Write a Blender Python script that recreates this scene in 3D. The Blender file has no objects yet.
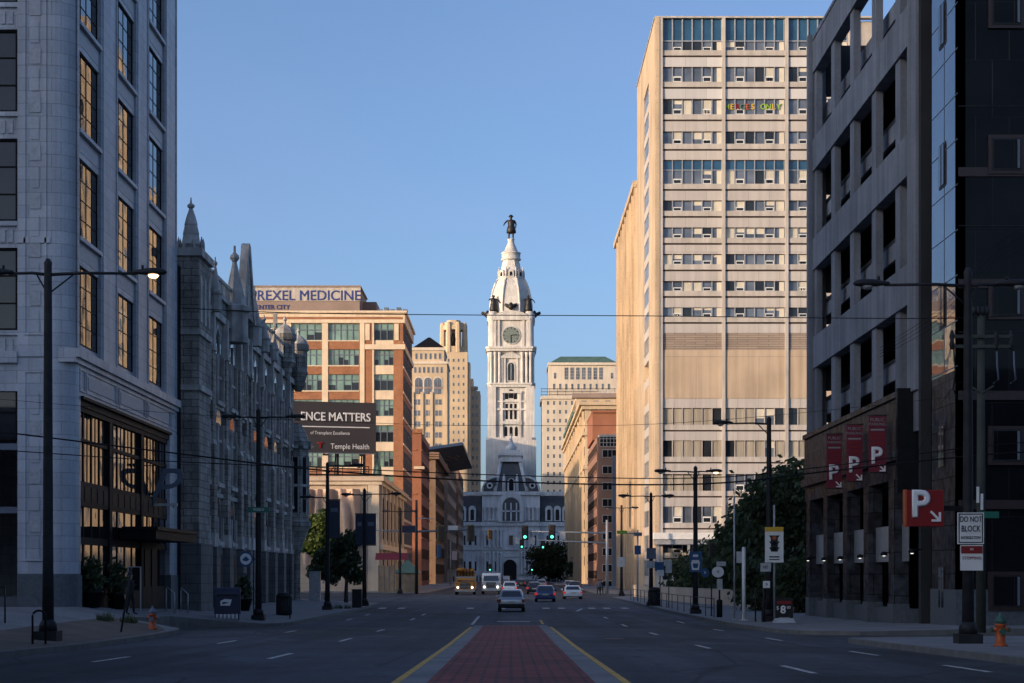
import bpy, bmesh, math, random
from mathutils import Vector, Matrix
R = math.radians
sc = bpy.context.scene
COL = sc.collection
rnd = random.Random(7)

# ------------------------------------------------------------------ camera, sky, sun, exposure
FPX, CX, HY = 1730.0, 511.0, 574.0           # focal length and vanishing point in pixels
cam_d = bpy.data.cameras.new('camera'); cam = bpy.data.objects.new('camera', cam_d); COL.objects.link(cam)
cam.location = (0, 0, 0); cam.rotation_euler = (R(90), 0, 0)
cam_d.sensor_width = 36; cam_d.lens = FPX/1024*36
cam_d.shift_x = (512-CX)/1024; cam_d.shift_y = (HY-341.5)/1024
cam_d.clip_start = 0.2; cam_d.clip_end = 6000
sc.camera = cam
SUN_AZ, SUN_EL = 58.0, 9.0                    # degrees left of straight behind the camera; elevation
sun_dir = Vector((-math.sin(R(SUN_AZ))*math.cos(R(SUN_EL)), -math.cos(R(SUN_AZ))*math.cos(R(SUN_EL)), math.sin(R(SUN_EL))))
w = bpy.data.worlds.new('World'); sc.world = w; w.use_nodes = True
nt = w.node_tree; nt.nodes.clear()
sky = nt.nodes.new('ShaderNodeTexSky'); sky.sky_type = 'NISHITA'; sky.sun_disc = False
sky.sun_elevation = R(SUN_EL); sky.sun_rotation = math.atan2(sun_dir.x, sun_dir.y)
sky.air_density = 0.7; sky.dust_density = 2.7; sky.ozone_density = 2.6
bg = nt.nodes.new('ShaderNodeBackground'); bg.inputs['Strength'].default_value = 0.15
wo = nt.nodes.new('ShaderNodeOutputWorld')
tc = nt.nodes.new('ShaderNodeTexCoord'); cm = nt.nodes.new('ShaderNodeVectorMath'); cm.operation = 'MULTIPLY'; cm.inputs[1].default_value = (3.5, 3.5, 13)
cn = nt.nodes.new('ShaderNodeTexNoise'); cn.inputs['Scale'].default_value = 1.0; cn.inputs['Detail'].default_value = 7; cn.inputs['Distortion'].default_value = .6
cr = nt.nodes.new('ShaderNodeMapRange'); cr.inputs[1].default_value = .42; cr.inputs[2].default_value = .8; cr.inputs[3].default_value = .05; cr.inputs[4].default_value = .16
cx_ = nt.nodes.new('ShaderNodeMix'); cx_.data_type = 'RGBA'; cx_.inputs[7].default_value = (1.55, 1.45, 2.55, 1)          # thin high cirrus veil
nt.links.new(tc.outputs['Generated'], cm.inputs[0]); nt.links.new(cm.outputs[0], cn.inputs['Vector']); nt.links.new(cn.outputs[0], cr.inputs[0])
nt.links.new(cr.outputs[0], cx_.inputs[0]); nt.links.new(sky.outputs[0], cx_.inputs[6]); nt.links.new(cx_.outputs[2], bg.inputs[0]); nt.links.new(bg.outputs[0], wo.inputs[0])
sd = bpy.data.lights.new('sun', 'SUN'); sun = bpy.data.objects.new('sun', sd); COL.objects.link(sun)
sd.energy = 2.35; sd.angle = R(0.5); sd.color = (1.0, 0.72, 0.47)
sun.rotation_euler = sun_dir.to_track_quat('Z', 'Y').to_euler(); sun.location = (-200, -200, 200)
sc.view_settings.view_transform = 'Standard'; sc.view_settings.look = 'None'
sc.view_settings.exposure = 0.93; sc.view_settings.gamma = 1.0
sc.render.engine = 'CYCLES'; sc.cycles.max_bounces = 6; sc.cycles.use_denoising = True

# ------------------------------------------------------------------ terrain helpers
def lerp(tab, y):
    if y <= tab[0][0]: return tab[0][1]
    for (a, b), (c, d) in zip(tab, tab[1:]):
        if y <= c: return b+(d-b)*(y-a)/(c-a)
    return tab[-1][1]
ROAD = [(-40, -1.0), (0, -1.35), (27, -1.70), (50, -2.06), (80, -2.43), (110, -2.50), (150, -2.48)]
RISE = [(30, .25), (48, .35), (60, .7), (68, .85), (80, .7), (94, .4), (141, .25), (165, .1)]
def rz(y): return lerp(ROAD, y)
def gz(x, y):
    z = rz(y)+0.14
    if x < -12.5: z += lerp(RISE, y)*min(1.0, (-x-12.5)/4.7)
    elif x > 12.5: z += lerp([(50, .0), (66, .15), (99, -.03), (120, 0)], y)*min(1.0, (x-12.5)/4.7)
    return z
def at(px, py, d): return Vector(((px-CX)*d/FPX, d, (HY-py)*d/FPX))
def X(px, d): return (px-CX)*d/FPX
def Z(py, d): return (HY-py)*d/FPX

# ------------------------------------------------------------------ materials
def nodes_of(name):
    m = bpy.data.materials.new(name); m.use_nodes = True
    t = m.node_tree; b = t.nodes['Principled BSDF']
    return m, t, b
def mat(name, col, rough=.8, var=.12, scale=1.5, bump=0.0, bscale=12, metal=0, ior=1.45, streak=0.0, brick=None, coat=0, fine=.0):
    """procedural material laid out in world metres; brick = (width, height, joint colour, joint width, second colour)"""
    m, t, b = nodes_of(name); N, L = t.nodes, t.links
    b.inputs['Roughness'].default_value = rough; b.inputs['Metallic'].default_value = metal
    b.inputs['IOR'].default_value = ior
    if coat: b.inputs['Coat Weight'].default_value = coat; b.inputs['Coat Roughness'].default_value = .05
    geo = N.new('ShaderNodeNewGeometry')
    def noise(sx, sz, detail=4):
        mp = N.new('ShaderNodeVectorMath'); mp.operation = 'MULTIPLY'; mp.inputs[1].default_value = (sx, sx, sz)
        L.new(geo.outputs['Position'], mp.inputs[0])
        n = N.new('ShaderNodeTexNoise'); n.inputs['Scale'].default_value = 1; n.inputs['Detail'].default_value = detail
        L.new(mp.outputs[0], n.inputs['Vector']); return n
    def mul(c_out, fac_out, lo, hi):
        mr = N.new('ShaderNodeMapRange'); mr.inputs[1].default_value = .3; mr.inputs[2].default_value = .7
        mr.inputs[3].default_value = lo; mr.inputs[4].default_value = hi; L.new(fac_out, mr.inputs[0])
        mx = N.new('ShaderNodeVectorMath'); mx.operation = 'SCALE'; L.new(c_out, mx.inputs[0]); L.new(mr.outputs[0], mx.inputs['Scale'])
        return mx.outputs[0]
    height = None
    if brick:
        bw, bh, jc, jw, c2 = brick
        sp = N.new('ShaderNodeSeparateXYZ'); L.new(geo.outputs['Position'], sp.inputs[0])
        ad = N.new('ShaderNodeMath'); L.new(sp.outputs[0], ad.inputs[0]); L.new(sp.outputs[1], ad.inputs[1])
        cb = N.new('ShaderNodeCombineXYZ'); L.new(ad.outputs[0], cb.inputs[0]); L.new(sp.outputs[2], cb.inputs[1])
        br = N.new('ShaderNodeTexBrick'); br.inputs['Scale'].default_value = 1
        br.inputs['Brick Width'].default_value = bw; br.inputs['Row Height'].default_value = bh
        br.inputs['Mortar Size'].default_value = jw; br.inputs['Mortar Smooth'].default_value = .2
        br.inputs['Color1'].default_value = (*col, 1); br.inputs['Color2'].default_value = (*c2, 1); br.inputs['Mortar'].default_value = (*jc, 1)
        L.new(cb.outputs[0], br.inputs['Vector']); c = br.outputs['Color']; height = br.outputs['Fac']
    else:
        rgb = N.new('ShaderNodeRGB'); rgb.outputs[0].default_value = (*col, 1); c = rgb.outputs[0]
    if var: c = mul(c, noise(scale, scale).outputs[0], 1-var, 1+var)
    if fine: c = mul(c, noise(scale*18, scale*18, 2).outputs[0], 1-fine, 1+fine)
    if streak: c = mul(c, noise(1.6, .07).outputs[0], 1-streak, 1+streak*.5)
    L.new(c, b.inputs['Base Color'])
    if bump or (height is not None):
        bp = N.new('ShaderNodeBump'); bp.inputs['Distance'].default_value = .02
        if height is not None:
            bp.invert = True; bp.inputs['Strength'].default_value = .5; L.new(height, bp.inputs['Height'])
        else:
            bp.inputs['Strength'].default_value = bump; L.new(noise(bscale, bscale).outputs[0], bp.inputs['Height'])
        L.new(bp.outputs[0], b.inputs['Normal'])
    return m
def emit(name, col, s):
    m, t, b = nodes_of(name)
    b.inputs['Base Color'].default_value = (*[c*.5 for c in col], 1)
    b.inputs['Emission Color'].default_value = (*col, 1); b.inputs['Emission Strength'].default_value = s
    return m
def glass(name, col, rough=.03, ior=1.55, metal=0, var=.35, wav=.0):
    m = mat(name, col, rough, var, .35, ior=ior, metal=metal)
    if wav:
        t = m.node_tree; N, L = t.nodes, t.links; b = N['Principled BSDF']
        geo = N.new('ShaderNodeNewGeometry'); n = N.new('ShaderNodeTexNoise'); n.inputs['Scale'].default_value = .8; n.inputs['Detail'].default_value = 1
        L.new(geo.outputs['Position'], n.inputs['Vector'])
        bp = N.new('ShaderNodeBump'); bp.inputs['Strength'].default_value = wav; bp.inputs['Distance'].default_value = .05
        L.new(n.outputs[0], bp.inputs['Height']); L.new(bp.outputs[0], b.inputs['Normal'])
    return m

K = {}
K['asphalt'] = mat('asphalt', (.044, .045, .048), .85, .28, .22, .35, 30, fine=.25)
K['concrete'] = mat('concrete_walk', (.175, .178, .185), .85, .2, .5, .15, 20, fine=.12)
K['curb'] = mat('granite_curb', (.13, .13, .125), .85, .2, 2, .1, 20)
K['paver'] = mat('paver', (.10, .08, .066), .9, .25, .9, .2, 20, fine=.2)
K['white_paint'] = mat('white_paint', (.42, .42, .41), .7, .6, 6, fine=.5)
K['yellow_paint'] = mat('yellow_paint', (.5, .30, .05), .7, .3, 5, fine=.25)
K['terracotta'] = mat('terracotta', (.46, .48, .53), .45, .10, .5, brick=(.9, .5, (.27, .28, .31), .014, (.37, .395, .45)), streak=.24, fine=.06)
K['terracotta_panel'] = mat('terracotta_panel', (.36, .375, .41), .5, .15, 6, .6, 14)
K['plinth'] = mat('plinth_granite', (.085, .10, .115), .5, .2, 6, fine=.15)
K['gothic'] = mat('gothic_stone', (.25, .236, .218), .9, .35, .8, brick=(.8, .38, (.11, .105, .10), .022, (.34, .325, .30)), streak=.4, fine=.25)
K['gothic_trim'] = mat('gothic_trim', (.42, .405, .385), .85, .3, 1.2, .3, 8, streak=.3)
K['gothic_dark'] = mat('gothic_dark_base', (.13, .13, .134), .85, .2, 1, brick=(1.2, .5, (.07, .07, .07), .02, (.14, .138, .136)))
K['black'] = mat('black_metal', (.014, .014, .016), .5, .2, 3, ior=1.15)
K['bronze'] = mat('dark_bronze', (.013, .013, .015), .5, .2, 3, ior=1.12)
K['iron'] = mat('street_iron', (.024, .025, .028), .5, .25, 4, ior=1.25)
K['grey_metal'] = mat('grey_metal', (.32, .33, .34), .4, .15, 3, metal=.3)
K['galv'] = mat('galvanised_steel', (.42, .43, .44), .45, .15, 3, metal=.4)
K['white'] = mat('white_enamel', (.72, .72, .70), .5, .08, 2)
K['cream'] = mat('cream_stone', (.66, .54, .40), .8, .1, .6, streak=.12)
K['brick'] = mat('red_brick', (.33, .135, .062), .85, .2, .4, brick=(.42, .16, (.32, .2, .13), .012, (.26, .10, .05)))
K['tan'] = mat('tan_concrete', (.52, .40, .275), .85, .14, .2, streak=.3, brick=(60, 3.25, (.40, .31, .22), .03, (.49, .375, .26)), fine=.05)
K['spandrel'] = mat('spandrel_panel', (.52, .48, .445), .7, .06, .2, brick=(2.6, 40, (.34, .31, .28), .03, (.46, .425, .40)), streak=.12)
K['white_panel'] = mat('white_panel', (.62, .60, .585), .6, .06, .2, brick=(2.6, 40, (.40, .38, .36), .03, (.50, .49, .485)), streak=.08)
K['ledge'] = mat('concrete_ledge', (.48, .44, .40), .8, .12, .5, streak=.2)
K['louvre'] = mat('louvre_grille', (.36, .29, .235), .7, .1, .2, brick=(2.6, .28, (.2, .16, .13), .05, (.28, .22, .18)))
K['blank'] = mat('blank_concrete', (.50, .39, .285), .85, .16, .15, brick=(7.8, 9, (.36, .29, .23), .04, (.48, .37, .265)), streak=.16)
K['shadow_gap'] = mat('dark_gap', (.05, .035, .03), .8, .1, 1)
K['blind'] = mat('window_blind', (.62, .57, .46), .7, .1, .8, coat=.5)
K['curtain'] = mat('curtain', (.42, .37, .29), .8, .0, 1, coat=.5, streak=.35)
K['g_dark'] = glass('dark_glass', (.022, .026, .032), .03, 1.45)
K['g_west'] = glass('reflective_glass', (.016, .017, .019), .02, 1.72, wav=.12)
K['g_blue'] = glass('blue_glass', (.022, .075, .14), .04, 1.7)
K['g_green'] = glass('green_glass', (.16, .26, .22), .12, 1.6, var=.4)
K['g_warm'] = glass('office_glass', (.10, .118, .15), .06, 1.7, var=.5)
K['garage'] = mat('garage_concrete', (.225, .235, .265), .85, .18, .35, .08, 20, streak=.28, brick=(5.2, 40, (.13, .135, .15), .03, (.20, .212, .24)), fine=.08)
K['garage_in'] = mat('garage_shade', (.03, .03, .033), .9, .2, .5)  # inside concrete coloured near black to stand for shade
K['polished'] = mat('polished_granite', (.052, .056, .066), .25, .5, 2.2, ior=1.05, brick=(1.25, .95, (.010, .010, .011), .016, (.036, .034, .036)))
K['mirror'] = glass('mirror_panel', (.15, .175, .22), .025, 1.6, metal=.7, var=.2, wav=.10)
K['black_panel'] = mat('black_panel', (.008, .009, .011), .06, .3, .6, ior=1.22, brick=(1.3, 2.2, (.02, .022, .026), .012, (.006, .007, .009)))
K['rosy'] = mat('rosy_frame', (.032, .020, .020), .5, .15, 3)
K['marble'] = mat('tower_marble', (.60, .57, .535), .75, .14, .25, streak=.22)
K['marble_dark'] = mat('city_marble', (.54, .55, .575), .75, .18, .2, streak=.2)
K['slate'] = mat('slate_roof', (.065, .07, .08), .6, .2, .3)
K['bronze_statue'] = mat('statue_bronze', (.016, .013, .012), .5, .2, 1)
K['clock'] = mat('clock_glass', (.17, .20, .18), .3, .15, 1)
K['pale_stone'] = mat('pale_tower_stone', (.64, .56, .46), .8, .1, .1, streak=.12)
K['tan_stone'] = mat('tan_tower_stone', (.56, .46, .35), .8, .12, .1, streak=.14)
K['buff_stone'] = mat('buff_stone', (.56, .43, .29), .8, .12, .1, streak=.12)
K['brown_brick'] = mat('brown_brick', (.22, .14, .095), .85, .15, .3, streak=.15)
K['grey_stone'] = mat('grey_stone', (.24, .23, .23), .8, .15, .3, streak=.15)
K['copper'] = mat('green_copper_roof', (.09, .16, .125), .6, .2, .3)
K['red_brick2'] = mat('plain_red_brick', (.32, .13, .075), .85, .15, .3)
K['taupe'] = mat('taupe_masonry', (.28, .21, .18), .85, .12, .3)
K['red_taupe'] = mat('red_taupe_masonry', (.30, .17, .125), .85, .12, .3)
K['beige_stone'] = mat('beige_stone', (.58, .45, .33), .85, .12, .3, brick=(1.4, .6, (.42, .32, .24), .02, (.55, .43, .31)))
K['drape'] = mat('drape_relief', (.62, .43, .31), .85, .12, .4)
K['board'] = mat('billboard_face', (.052, .043, .042), .5, .1, .5)
K['lead'] = mat('blue_grey_metal', (.12, .145, .19), .6, .15, .5)
K['navy_text'] = mat('navy_letters', (.03, .05, .20), .5, .05, 1)
K['white_text'] = mat('white_letters', (.75, .74, .72), .5, .05, 1)
K['panel_text'] = mat('faded_letters', (.28, .27, .26), .5, .05, 1)
K['banner_red'] = mat('maroon_banner', (.16, .018, .035), .8, .1, 1)
K['sign_red'] = mat('red_sign', (.22, .012, .012), .4, .05, 1)
K['sign_blue'] = mat('blue_sign', (.02, .08, .20), .4, .05, 1)
K['sign_green'] = mat('green_sign', (.01, .14, .10), .4, .05, 1)
K['sign_black'] = mat('black_sign', (.01, .01, .01), .4, .05, 1)
K['sign_yellow'] = mat('yellow_sign', (.62, .38, .03), .4, .05, 1)
K['lime'] = mat('lime_sign', (.26, .42, .05), .4, .05, 1)
K['orange'] = mat('hydrant_orange', (.42, .09, .022), .5, .2, 8)
K['hyd_green'] = mat('hydrant_green', (.035, .10, .075), .5, .2, 8)
K['navy'] = mat('navy_steel', (.012, .018, .05), .45, .15, 3)
K['bark'] = mat('bark', (.07, .055, .042), .95, .3, 3, .5, 10)
def leaf_mat(name, c):
    m, t, b = nodes_of(name); N, L = t.nodes, t.links
    oi = N.new('ShaderNodeNewGeometry')
    ramp = N.new('ShaderNodeValToRGB'); e = ramp.color_ramp.elements
    e[0].color = (c[0]*.55, c[1]*.6, c[2]*.6, 1); e[1].color = (c[0]*1.5, c[1]*1.4, c[2]*1.2, 1)
    L.new(oi.outputs['Random Per Island'], ramp.inputs[0]); L.new(ramp.outputs[0], b.inputs['Base Color'])
    b.inputs['Roughness'].default_value = .6
    tr = N.new('ShaderNodeBsdfTranslucent'); L.new(ramp.outputs[0], tr.inputs[0])
    mx = N.new('ShaderNodeMixShader'); mx.inputs[0].default_value = .3
    L.new(b.outputs[0], mx.inputs[1]); L.new(tr.outputs[0], mx.inputs[2])
    L.new(mx.outputs[0], N['Material Output'].inputs[0])
    return m
K['leaf'] = leaf_mat('leaf_dark', (.040, .062, .026))
K['leaf_light'] = leaf_mat('leaf_bright', (.10, .15, .03))
K['car_silver'] = mat('silver_paint', (.38, .40, .43), .3, .03, 1, metal=.5, coat=1)
K['car_blue'] = mat('blue_paint', (.02, .04, .14), .3, .03, 1, metal=.3, coat=1)
K['car_white'] = mat('white_car_paint', (.70, .70, .70), .3, .03, 1, coat=1)
K['car_dark'] = mat('dark_car_paint', (.02, .02, .022), .3, .03, 1, coat=1)
K['truck_yellow'] = mat('truck_yellow', (.36, .15, .02), .45, .1, 1)
K['tyre'] = mat('tyre', (.015, .015, .015), .9, .1, 3)
K['chrome'] = mat('chrome', (.5, .5, .5), .2, .05, 3, metal=1)
K['car_glass'] = glass('car_glass', (.03, .04, .05), .04, 1.8)
K['tail'] = emit('tail_light', (1, .05, .04), .2)
K['tail_off'] = mat('tail_lens', (.22, .01, .01), .25, .05, 1)
K['head'] = emit('head_light', (1, .93, .8), 3)
K['plate'] = mat('number_plate', (.55, .52, .4), .5, .05, 1)
K['lamp_on'] = emit('lamp_lens_lit', (1, .66, .32), 2.2)
K['lamp_off'] = mat('lamp_lens', (.25, .25, .25), .3, .05, 1)
K['lamp_wall'] = emit('wall_lamp_bulb', (1, .95, .85), .7)
K['go'] = emit('green_signal', (.1, 1, .62), 1.6)
K['dead_lens'] = mat('dark_lens', (.05, .02, .01), .3, .05, 1)
K['signal'] = mat('signal_housing', (.022, .024, .022), .6, .1, 2)
K['signal_y'] = mat('signal_yellow_border', (.13, .11, .04), .6, .1, 2)
K['skin'] = mat('skin', (.32, .19, .13), .6, .05, 3)
K['cloth'] = mat('dark_clothing', (.013, .013, .016), .9, .2, 3)
K['hair'] = mat('hair', (.012, .01, .008), .8, .1, 3)
K['wood'] = mat('weathered_wood', (.05, .058, .05), .9, .25, 1.5, streak=.25)
K['wood_tan'] = mat('tan_boards', (.30, .22, .14), .85, .2, 1.5, streak=.2)
def worn_asphalt():
    m = mat('asphalt', (.037, .042, .053), .85, .3, .22, .35, 30, fine=.25); t = m.node_tree; N, L = t.nodes, t.links; b = N['Principled BSDF']
    src = b.inputs['Base Color'].links[0].from_socket; geo = N.new('ShaderNodeNewGeometry')
    def band(vec_scale, lo, hi, a, c, tex='ShaderNodeTexNoise', out=0):
        mp = N.new('ShaderNodeVectorMath'); mp.operation = 'MULTIPLY'; mp.inputs[1].default_value = vec_scale; L.new(geo.outputs['Position'], mp.inputs[0])
        n = N.new(tex); L.new(mp.outputs[0], n.inputs['Vector']); n.inputs['Scale'].default_value = 1
        if tex != 'ShaderNodeTexNoise': n.feature = 'DISTANCE_TO_EDGE'
        mr = N.new('ShaderNodeMapRange'); mr.inputs[1].default_value = lo; mr.inputs[2].default_value = hi; mr.inputs[3].default_value = a; mr.inputs[4].default_value = c
        L.new(n.outputs[out], mr.inputs[0]); return mr.outputs[0]
    for f in (band((.9, .02, 1), .35, .65, .72, 1.3), band((.16, .05, 1), .52, .55, 1.15, .68), band((.16, .06, 1), .0, .010, .35, 1, 'ShaderNodeTexVoronoi'), band((1.6, .5, 1), .62, .68, 1, .6)):
        s = N.new('ShaderNodeVectorMath'); s.operation = 'SCALE'; L.new(src, s.inputs[0]); L.new(f, s.inputs['Scale']); src = s.outputs[0]
    L.new(src, b.inputs['Base Color']); return m
K['asphalt'] = worn_asphalt()
def brick_paving():
    m, t, b = nodes_of('red_brick_paving'); N, L = t.nodes, t.links
    geo = N.new('ShaderNodeNewGeometry'); br = N.new('ShaderNodeTexBrick'); br.inputs['Scale'].default_value = 1
    br.inputs['Brick Width'].default_value = .46; br.inputs['Row Height'].default_value = .34; br.inputs['Mortar Size'].default_value = .03
    br.inputs['Color1'].default_value = (.25, .052, .046, 1); br.inputs['Color2'].default_value = (.15, .036, .036, 1); br.inputs['Mortar'].default_value = (.03, .02, .022, 1)
    L.new(geo.outputs['Position'], br.inputs['Vector'])
    n = N.new('ShaderNodeTexNoise'); n.inputs['Scale'].default_value = .8; n.inputs['Detail'].default_value = 4; L.new(geo.outputs['Position'], n.inputs['Vector'])
    mr = N.new('ShaderNodeMapRange'); mr.inputs[1].default_value = .3; mr.inputs[2].default_value = .7; mr.inputs[3].default_value = .7; mr.inputs[4].default_value = 1.25
    L.new(n.outputs[0], mr.inputs[0])
    s = N.new('ShaderNodeVectorMath'); s.operation = 'SCALE'; L.new(br.outputs[0], s.inputs[0]); L.new(mr.outputs[0], s.inputs['Scale'])
    L.new(s.outputs[0], b.inputs['Base Color']); b.inputs['Roughness'].default_value = .85
    bp = N.new('ShaderNodeBump'); bp.invert = True; bp.inputs['Strength'].default_value = .5; bp.inputs['Distance'].default_value = .01
    L.new(br.outputs['Fac'], bp.inputs['Height']); L.new(bp.outputs[0], b.inputs['Normal'])
    return m
K['brick_paving'] = brick_paving()

# ------------------------------------------------------------------ mesh builder and object helpers
def rotz(a): return Matrix.Rotation(a, 4, 'Z')
def T(x, y, z=0): return Matrix.Translation((x, y, z))
def face_s(x, y): return T(x, y)                     # wall facing the camera: u = +x, depth = +y
def face_l(x, y): return T(x, y) @ rotz(R(90))       # left side of street, facing +x: u = +y, depth = -x
def face_r(x, y): return T(x, y) @ rotz(R(-90))      # right side of street, facing -x: u = -y, depth = +x
WL = {}
class MB:
    def __init__(s, M=None):
        s.v = []; s.f = []; s.mi = []; s.mats = []; s.M = M or Matrix.Identity(4); s.sm = []
    def m(s, k):
        if k not in s.mats: s.mats.append(k)
        return s.mats.index(k)
    def add(s, vs, fs, k, smooth=False):
        b = len(s.v); s.v += [s.M @ Vector(p) for p in vs]; i = s.m(k)
        for f in fs: s.f.append([b+q for q in f]); s.mi.append(i); s.sm.append(smooth)
    def box(s, x0, x1, y0, y1, z0, z1, k):
        s.add([(x0, y0, z0), (x1, y0, z0), (x1, y1, z0), (x0, y1, z0), (x0, y0, z1), (x1, y0, z1), (x1, y1, z1), (x0, y1, z1)],
              [(0, 3, 2, 1), (4, 5, 6, 7), (0, 1, 5, 4), (1, 2, 6, 5), (2, 3, 7, 6), (3, 0, 4, 7)], k)
    def quad(s, pts, k): s.add(pts, [tuple(range(len(pts)))], k)
    def prism(s, pts, y0, y1, k):                      # outline in x,z pushed along y
        n = len(pts)
        s.add([(x, y0, z) for x, z in pts]+[(x, y1, z) for x, z in pts],
              [tuple(range(n)), tuple(range(2*n-1, n-1, -1))]+[(i, i+n, (i+1) % n+n, (i+1) % n) for i in range(n)], k)
    def prismz(s, pts, z0, z1, k, top=None):           # outline in x,y pushed up (top: second outline)
        n = len(pts); tp = top or pts
        s.add([(x, y, z0) for x, y in pts]+[(x, y, z1) for x, y in tp],
              [tuple(range(n-1, -1, -1)), tuple(range(n, 2*n))]+[(i, (i+1) % n, (i+1) % n+n, i+n) for i in range(n)], k)
    def lathe(s, prof, k, c=(0, 0), n=12, smooth=True, phase=0.0):
        vs = []; fs = []
        for r, z in prof:
            for i in range(n):
                a = 2*math.pi*(i+phase)/n; vs.append((c[0]+r*math.cos(a), c[1]+r*math.sin(a), z))
        for j in range(len(prof)-1):
            for i in range(n):
                fs.append((j*n+i, j*n+(i+1) % n, (j+1)*n+(i+1) % n, (j+1)*n+i))
        fs.append(tuple(range(n-1, -1, -1))); fs.append(tuple((len(prof)-1)*n+i for i in range(n)))
        s.add(vs, fs, k, smooth)
    def tube(s, pts, r, k, n=6, smooth=True):
        pts = [Vector(p) for p in pts]; rs = r if isinstance(r, (list, tuple)) else [r]*len(pts)
        vs = []; fs = []
        for i, p in enumerate(pts):
            d = (pts[min(i+1, len(pts)-1)]-pts[max(i-1, 0)]).normalized()
            a = Vector((0, 0, 1)) if abs(d.z) < .9 else Vector((1, 0, 0))
            u = d.cross(a).normalized(); v = d.cross(u)
            for q in range(n):
                t = 2*math.pi*q/n; vs.append(p+(u*math.cos(t)+v*math.sin(t))*rs[i])
        for j in range(len(pts)-1):
            for q in range(n): fs.append((j*n+q, j*n+(q+1) % n, (j+1)*n+(q+1) % n, (j+1)*n+q))
        fs.append(tuple(range(n-1, -1, -1))); fs.append(tuple((len(pts)-1)*n+q for q in range(n)))
        s.add(vs, fs, k, smooth)
    def disc(s, x, y, z, r, t, k, n=20):               # round plate facing -y
        s.prism([(x+r*math.cos(2*math.pi*i/n), z+r*math.sin(2*math.pi*i/n)) for i in range(n)], y, y+t, k)
    def join(s, o, M):
        b = len(s.v); s.v += [s.M @ M @ p for p in o.v]
        for f, i, q in zip(o.f, o.mi, o.sm): s.f.append([b+x for x in f]); s.mi.append(s.m(o.mats[i])); s.sm.append(q)
    def mesh(s, name, org=Vector((0, 0, 0)), bevel=0):
        me = bpy.data.meshes.new(name); me.from_pydata([tuple(p-org) for p in s.v], [], s.f)
        for k in s.mats: me.materials.append(K[k])
        me.polygons.foreach_set('material_index', s.mi); me.polygons.foreach_set('use_smooth', s.sm)
        bm = bmesh.new(); bm.from_mesh(me); bmesh.ops.recalc_face_normals(bm, faces=bm.faces)
        if bevel: bmesh.ops.bevel(bm, geom=[e for e in bm.edges if e.calc_face_angle(0) > .3], offset=bevel, segments=2, affect='EDGES', profile=.5)
        bm.to_mesh(me); bm.free(); return me
    def build(s, name, parent=None, label=None, bevel=0, org=None):
        o0 = WL[parent.name] if parent else (Vector(org) if org else Vector((0, 0, 0)))
        o = bpy.data.objects.new(name, s.mesh(name, o0, bevel)); COL.objects.link(o)
        if parent: o.parent = parent; WL[o.name] = WL[parent.name]
        else: o.location = o0; WL[o.name] = o0
        if label: o['label'] = label
        return o
def tag(o, label=None, cat=None, group=None, kind=None):
    for a, b in (('label', label), ('category', cat), ('group', group), ('kind', kind)):
        if b: o[a] = b
    return o
def thing(name, label, cat, loc, group=None):
    o = bpy.data.objects.new(name, None); COL.objects.link(o); o.location = loc; o.empty_display_size = .5
    WL[o.name] = Vector(loc); return tag(o, label, cat, group)
def inst(me, name, parent, M):
    o = bpy.data.objects.new(name, me); COL.objects.link(o); o.parent = parent
    o.matrix_basis = T(*(-WL[parent.name])) @ M; return o
def dup(root, loc, rot=0, label=None, scale=1.0):
    def rec(o, p):
        c = o.copy(); COL.objects.link(c)
        if p: c.parent = p
        for ch in o.children: rec(ch, c)
        return c
    r = rec(root, None); r.location = loc; r.rotation_euler = (0, 0, rot); r.scale = (scale,)*3
    if label: r['label'] = label
    return r
class Wins:
    """the windows of one building: each its own part, beyond 100 the rest as one part"""
    def __init__(s, parent, name='window'): s.p = parent; s.l = []; s.name = name; s.me = {}
    def add(s, mb, M): s.l.append((mb, M))
    def done(s, cap=100):
        for i, (mb, M) in enumerate(s.l[:cap]):
            if id(mb) not in s.me: s.me[id(mb)] = mb.mesh(s.name)
            inst(s.me[id(mb)], s.name, s.p, M)
        if len(s.l) > cap:
            r = MB()
            for mb, M in s.l[cap:]: r.join(mb, M)
            tag(r.build(s.name+'_rest', s.p), kind='stuff')
def text(body, size, M, k, parent, name='lettering', shear=0, ext=.01, align='CENTER', sx=1.0, bold=0.0):
    cu = bpy.data.curves.new('t', 'FONT'); cu.body = body; cu.size = size; cu.extrude = ext; cu.shear = shear
    cu.align_x = align; cu.align_y = 'CENTER'; cu.bevel_depth = bold; cu.bevel_resolution = 0; cu.resolution_u = 4
    ob = bpy.data.objects.new('t', cu); COL.objects.link(ob); bpy.context.view_layer.update()
    me = bpy.data.meshes.new_from_object(ob.evaluated_get(bpy.context.evaluated_depsgraph_get()))
    bpy.data.objects.remove(ob); bpy.data.curves.remove(cu)
    me.materials.clear(); me.materials.append(K[k]); me.name = name
    return inst(me, name, parent, M @ Matrix.Rotation(R(90), 4, 'X') @ Matrix.Diagonal((sx, 1, 1, 1)))
def window_mb(w, h, cols, rows, g='g_dark', fr='bronze', fw=.06, depth=.06, top=None):
    """glass with frame and glazing bars, facing -y, lower left corner at 0,0"""
    b = MB(); b.box(0, w, .0, .03, 0, h, g)
    b.box(-.0, fw, -depth, -.002, 0, h, fr); b.box(w-fw, w, -depth, -.002, 0, h, fr)
    b.box(fw, w-fw, -depth, -.002, 0, fw, fr); b.box(fw, w-fw, -depth, -.002, h-fw, h, fr)
    t = fw*.6
    for i in range(1, cols): b.box(w*i/cols-t/2, w*i/cols+t/2, -depth*.7, -.002, fw, h-fw, fr)
    for j in range(1, rows): b.box(fw, w-fw, -depth*.55, -.003, h*j/rows-t/2, h*j/rows+t/2, fr)
    return b
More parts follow.
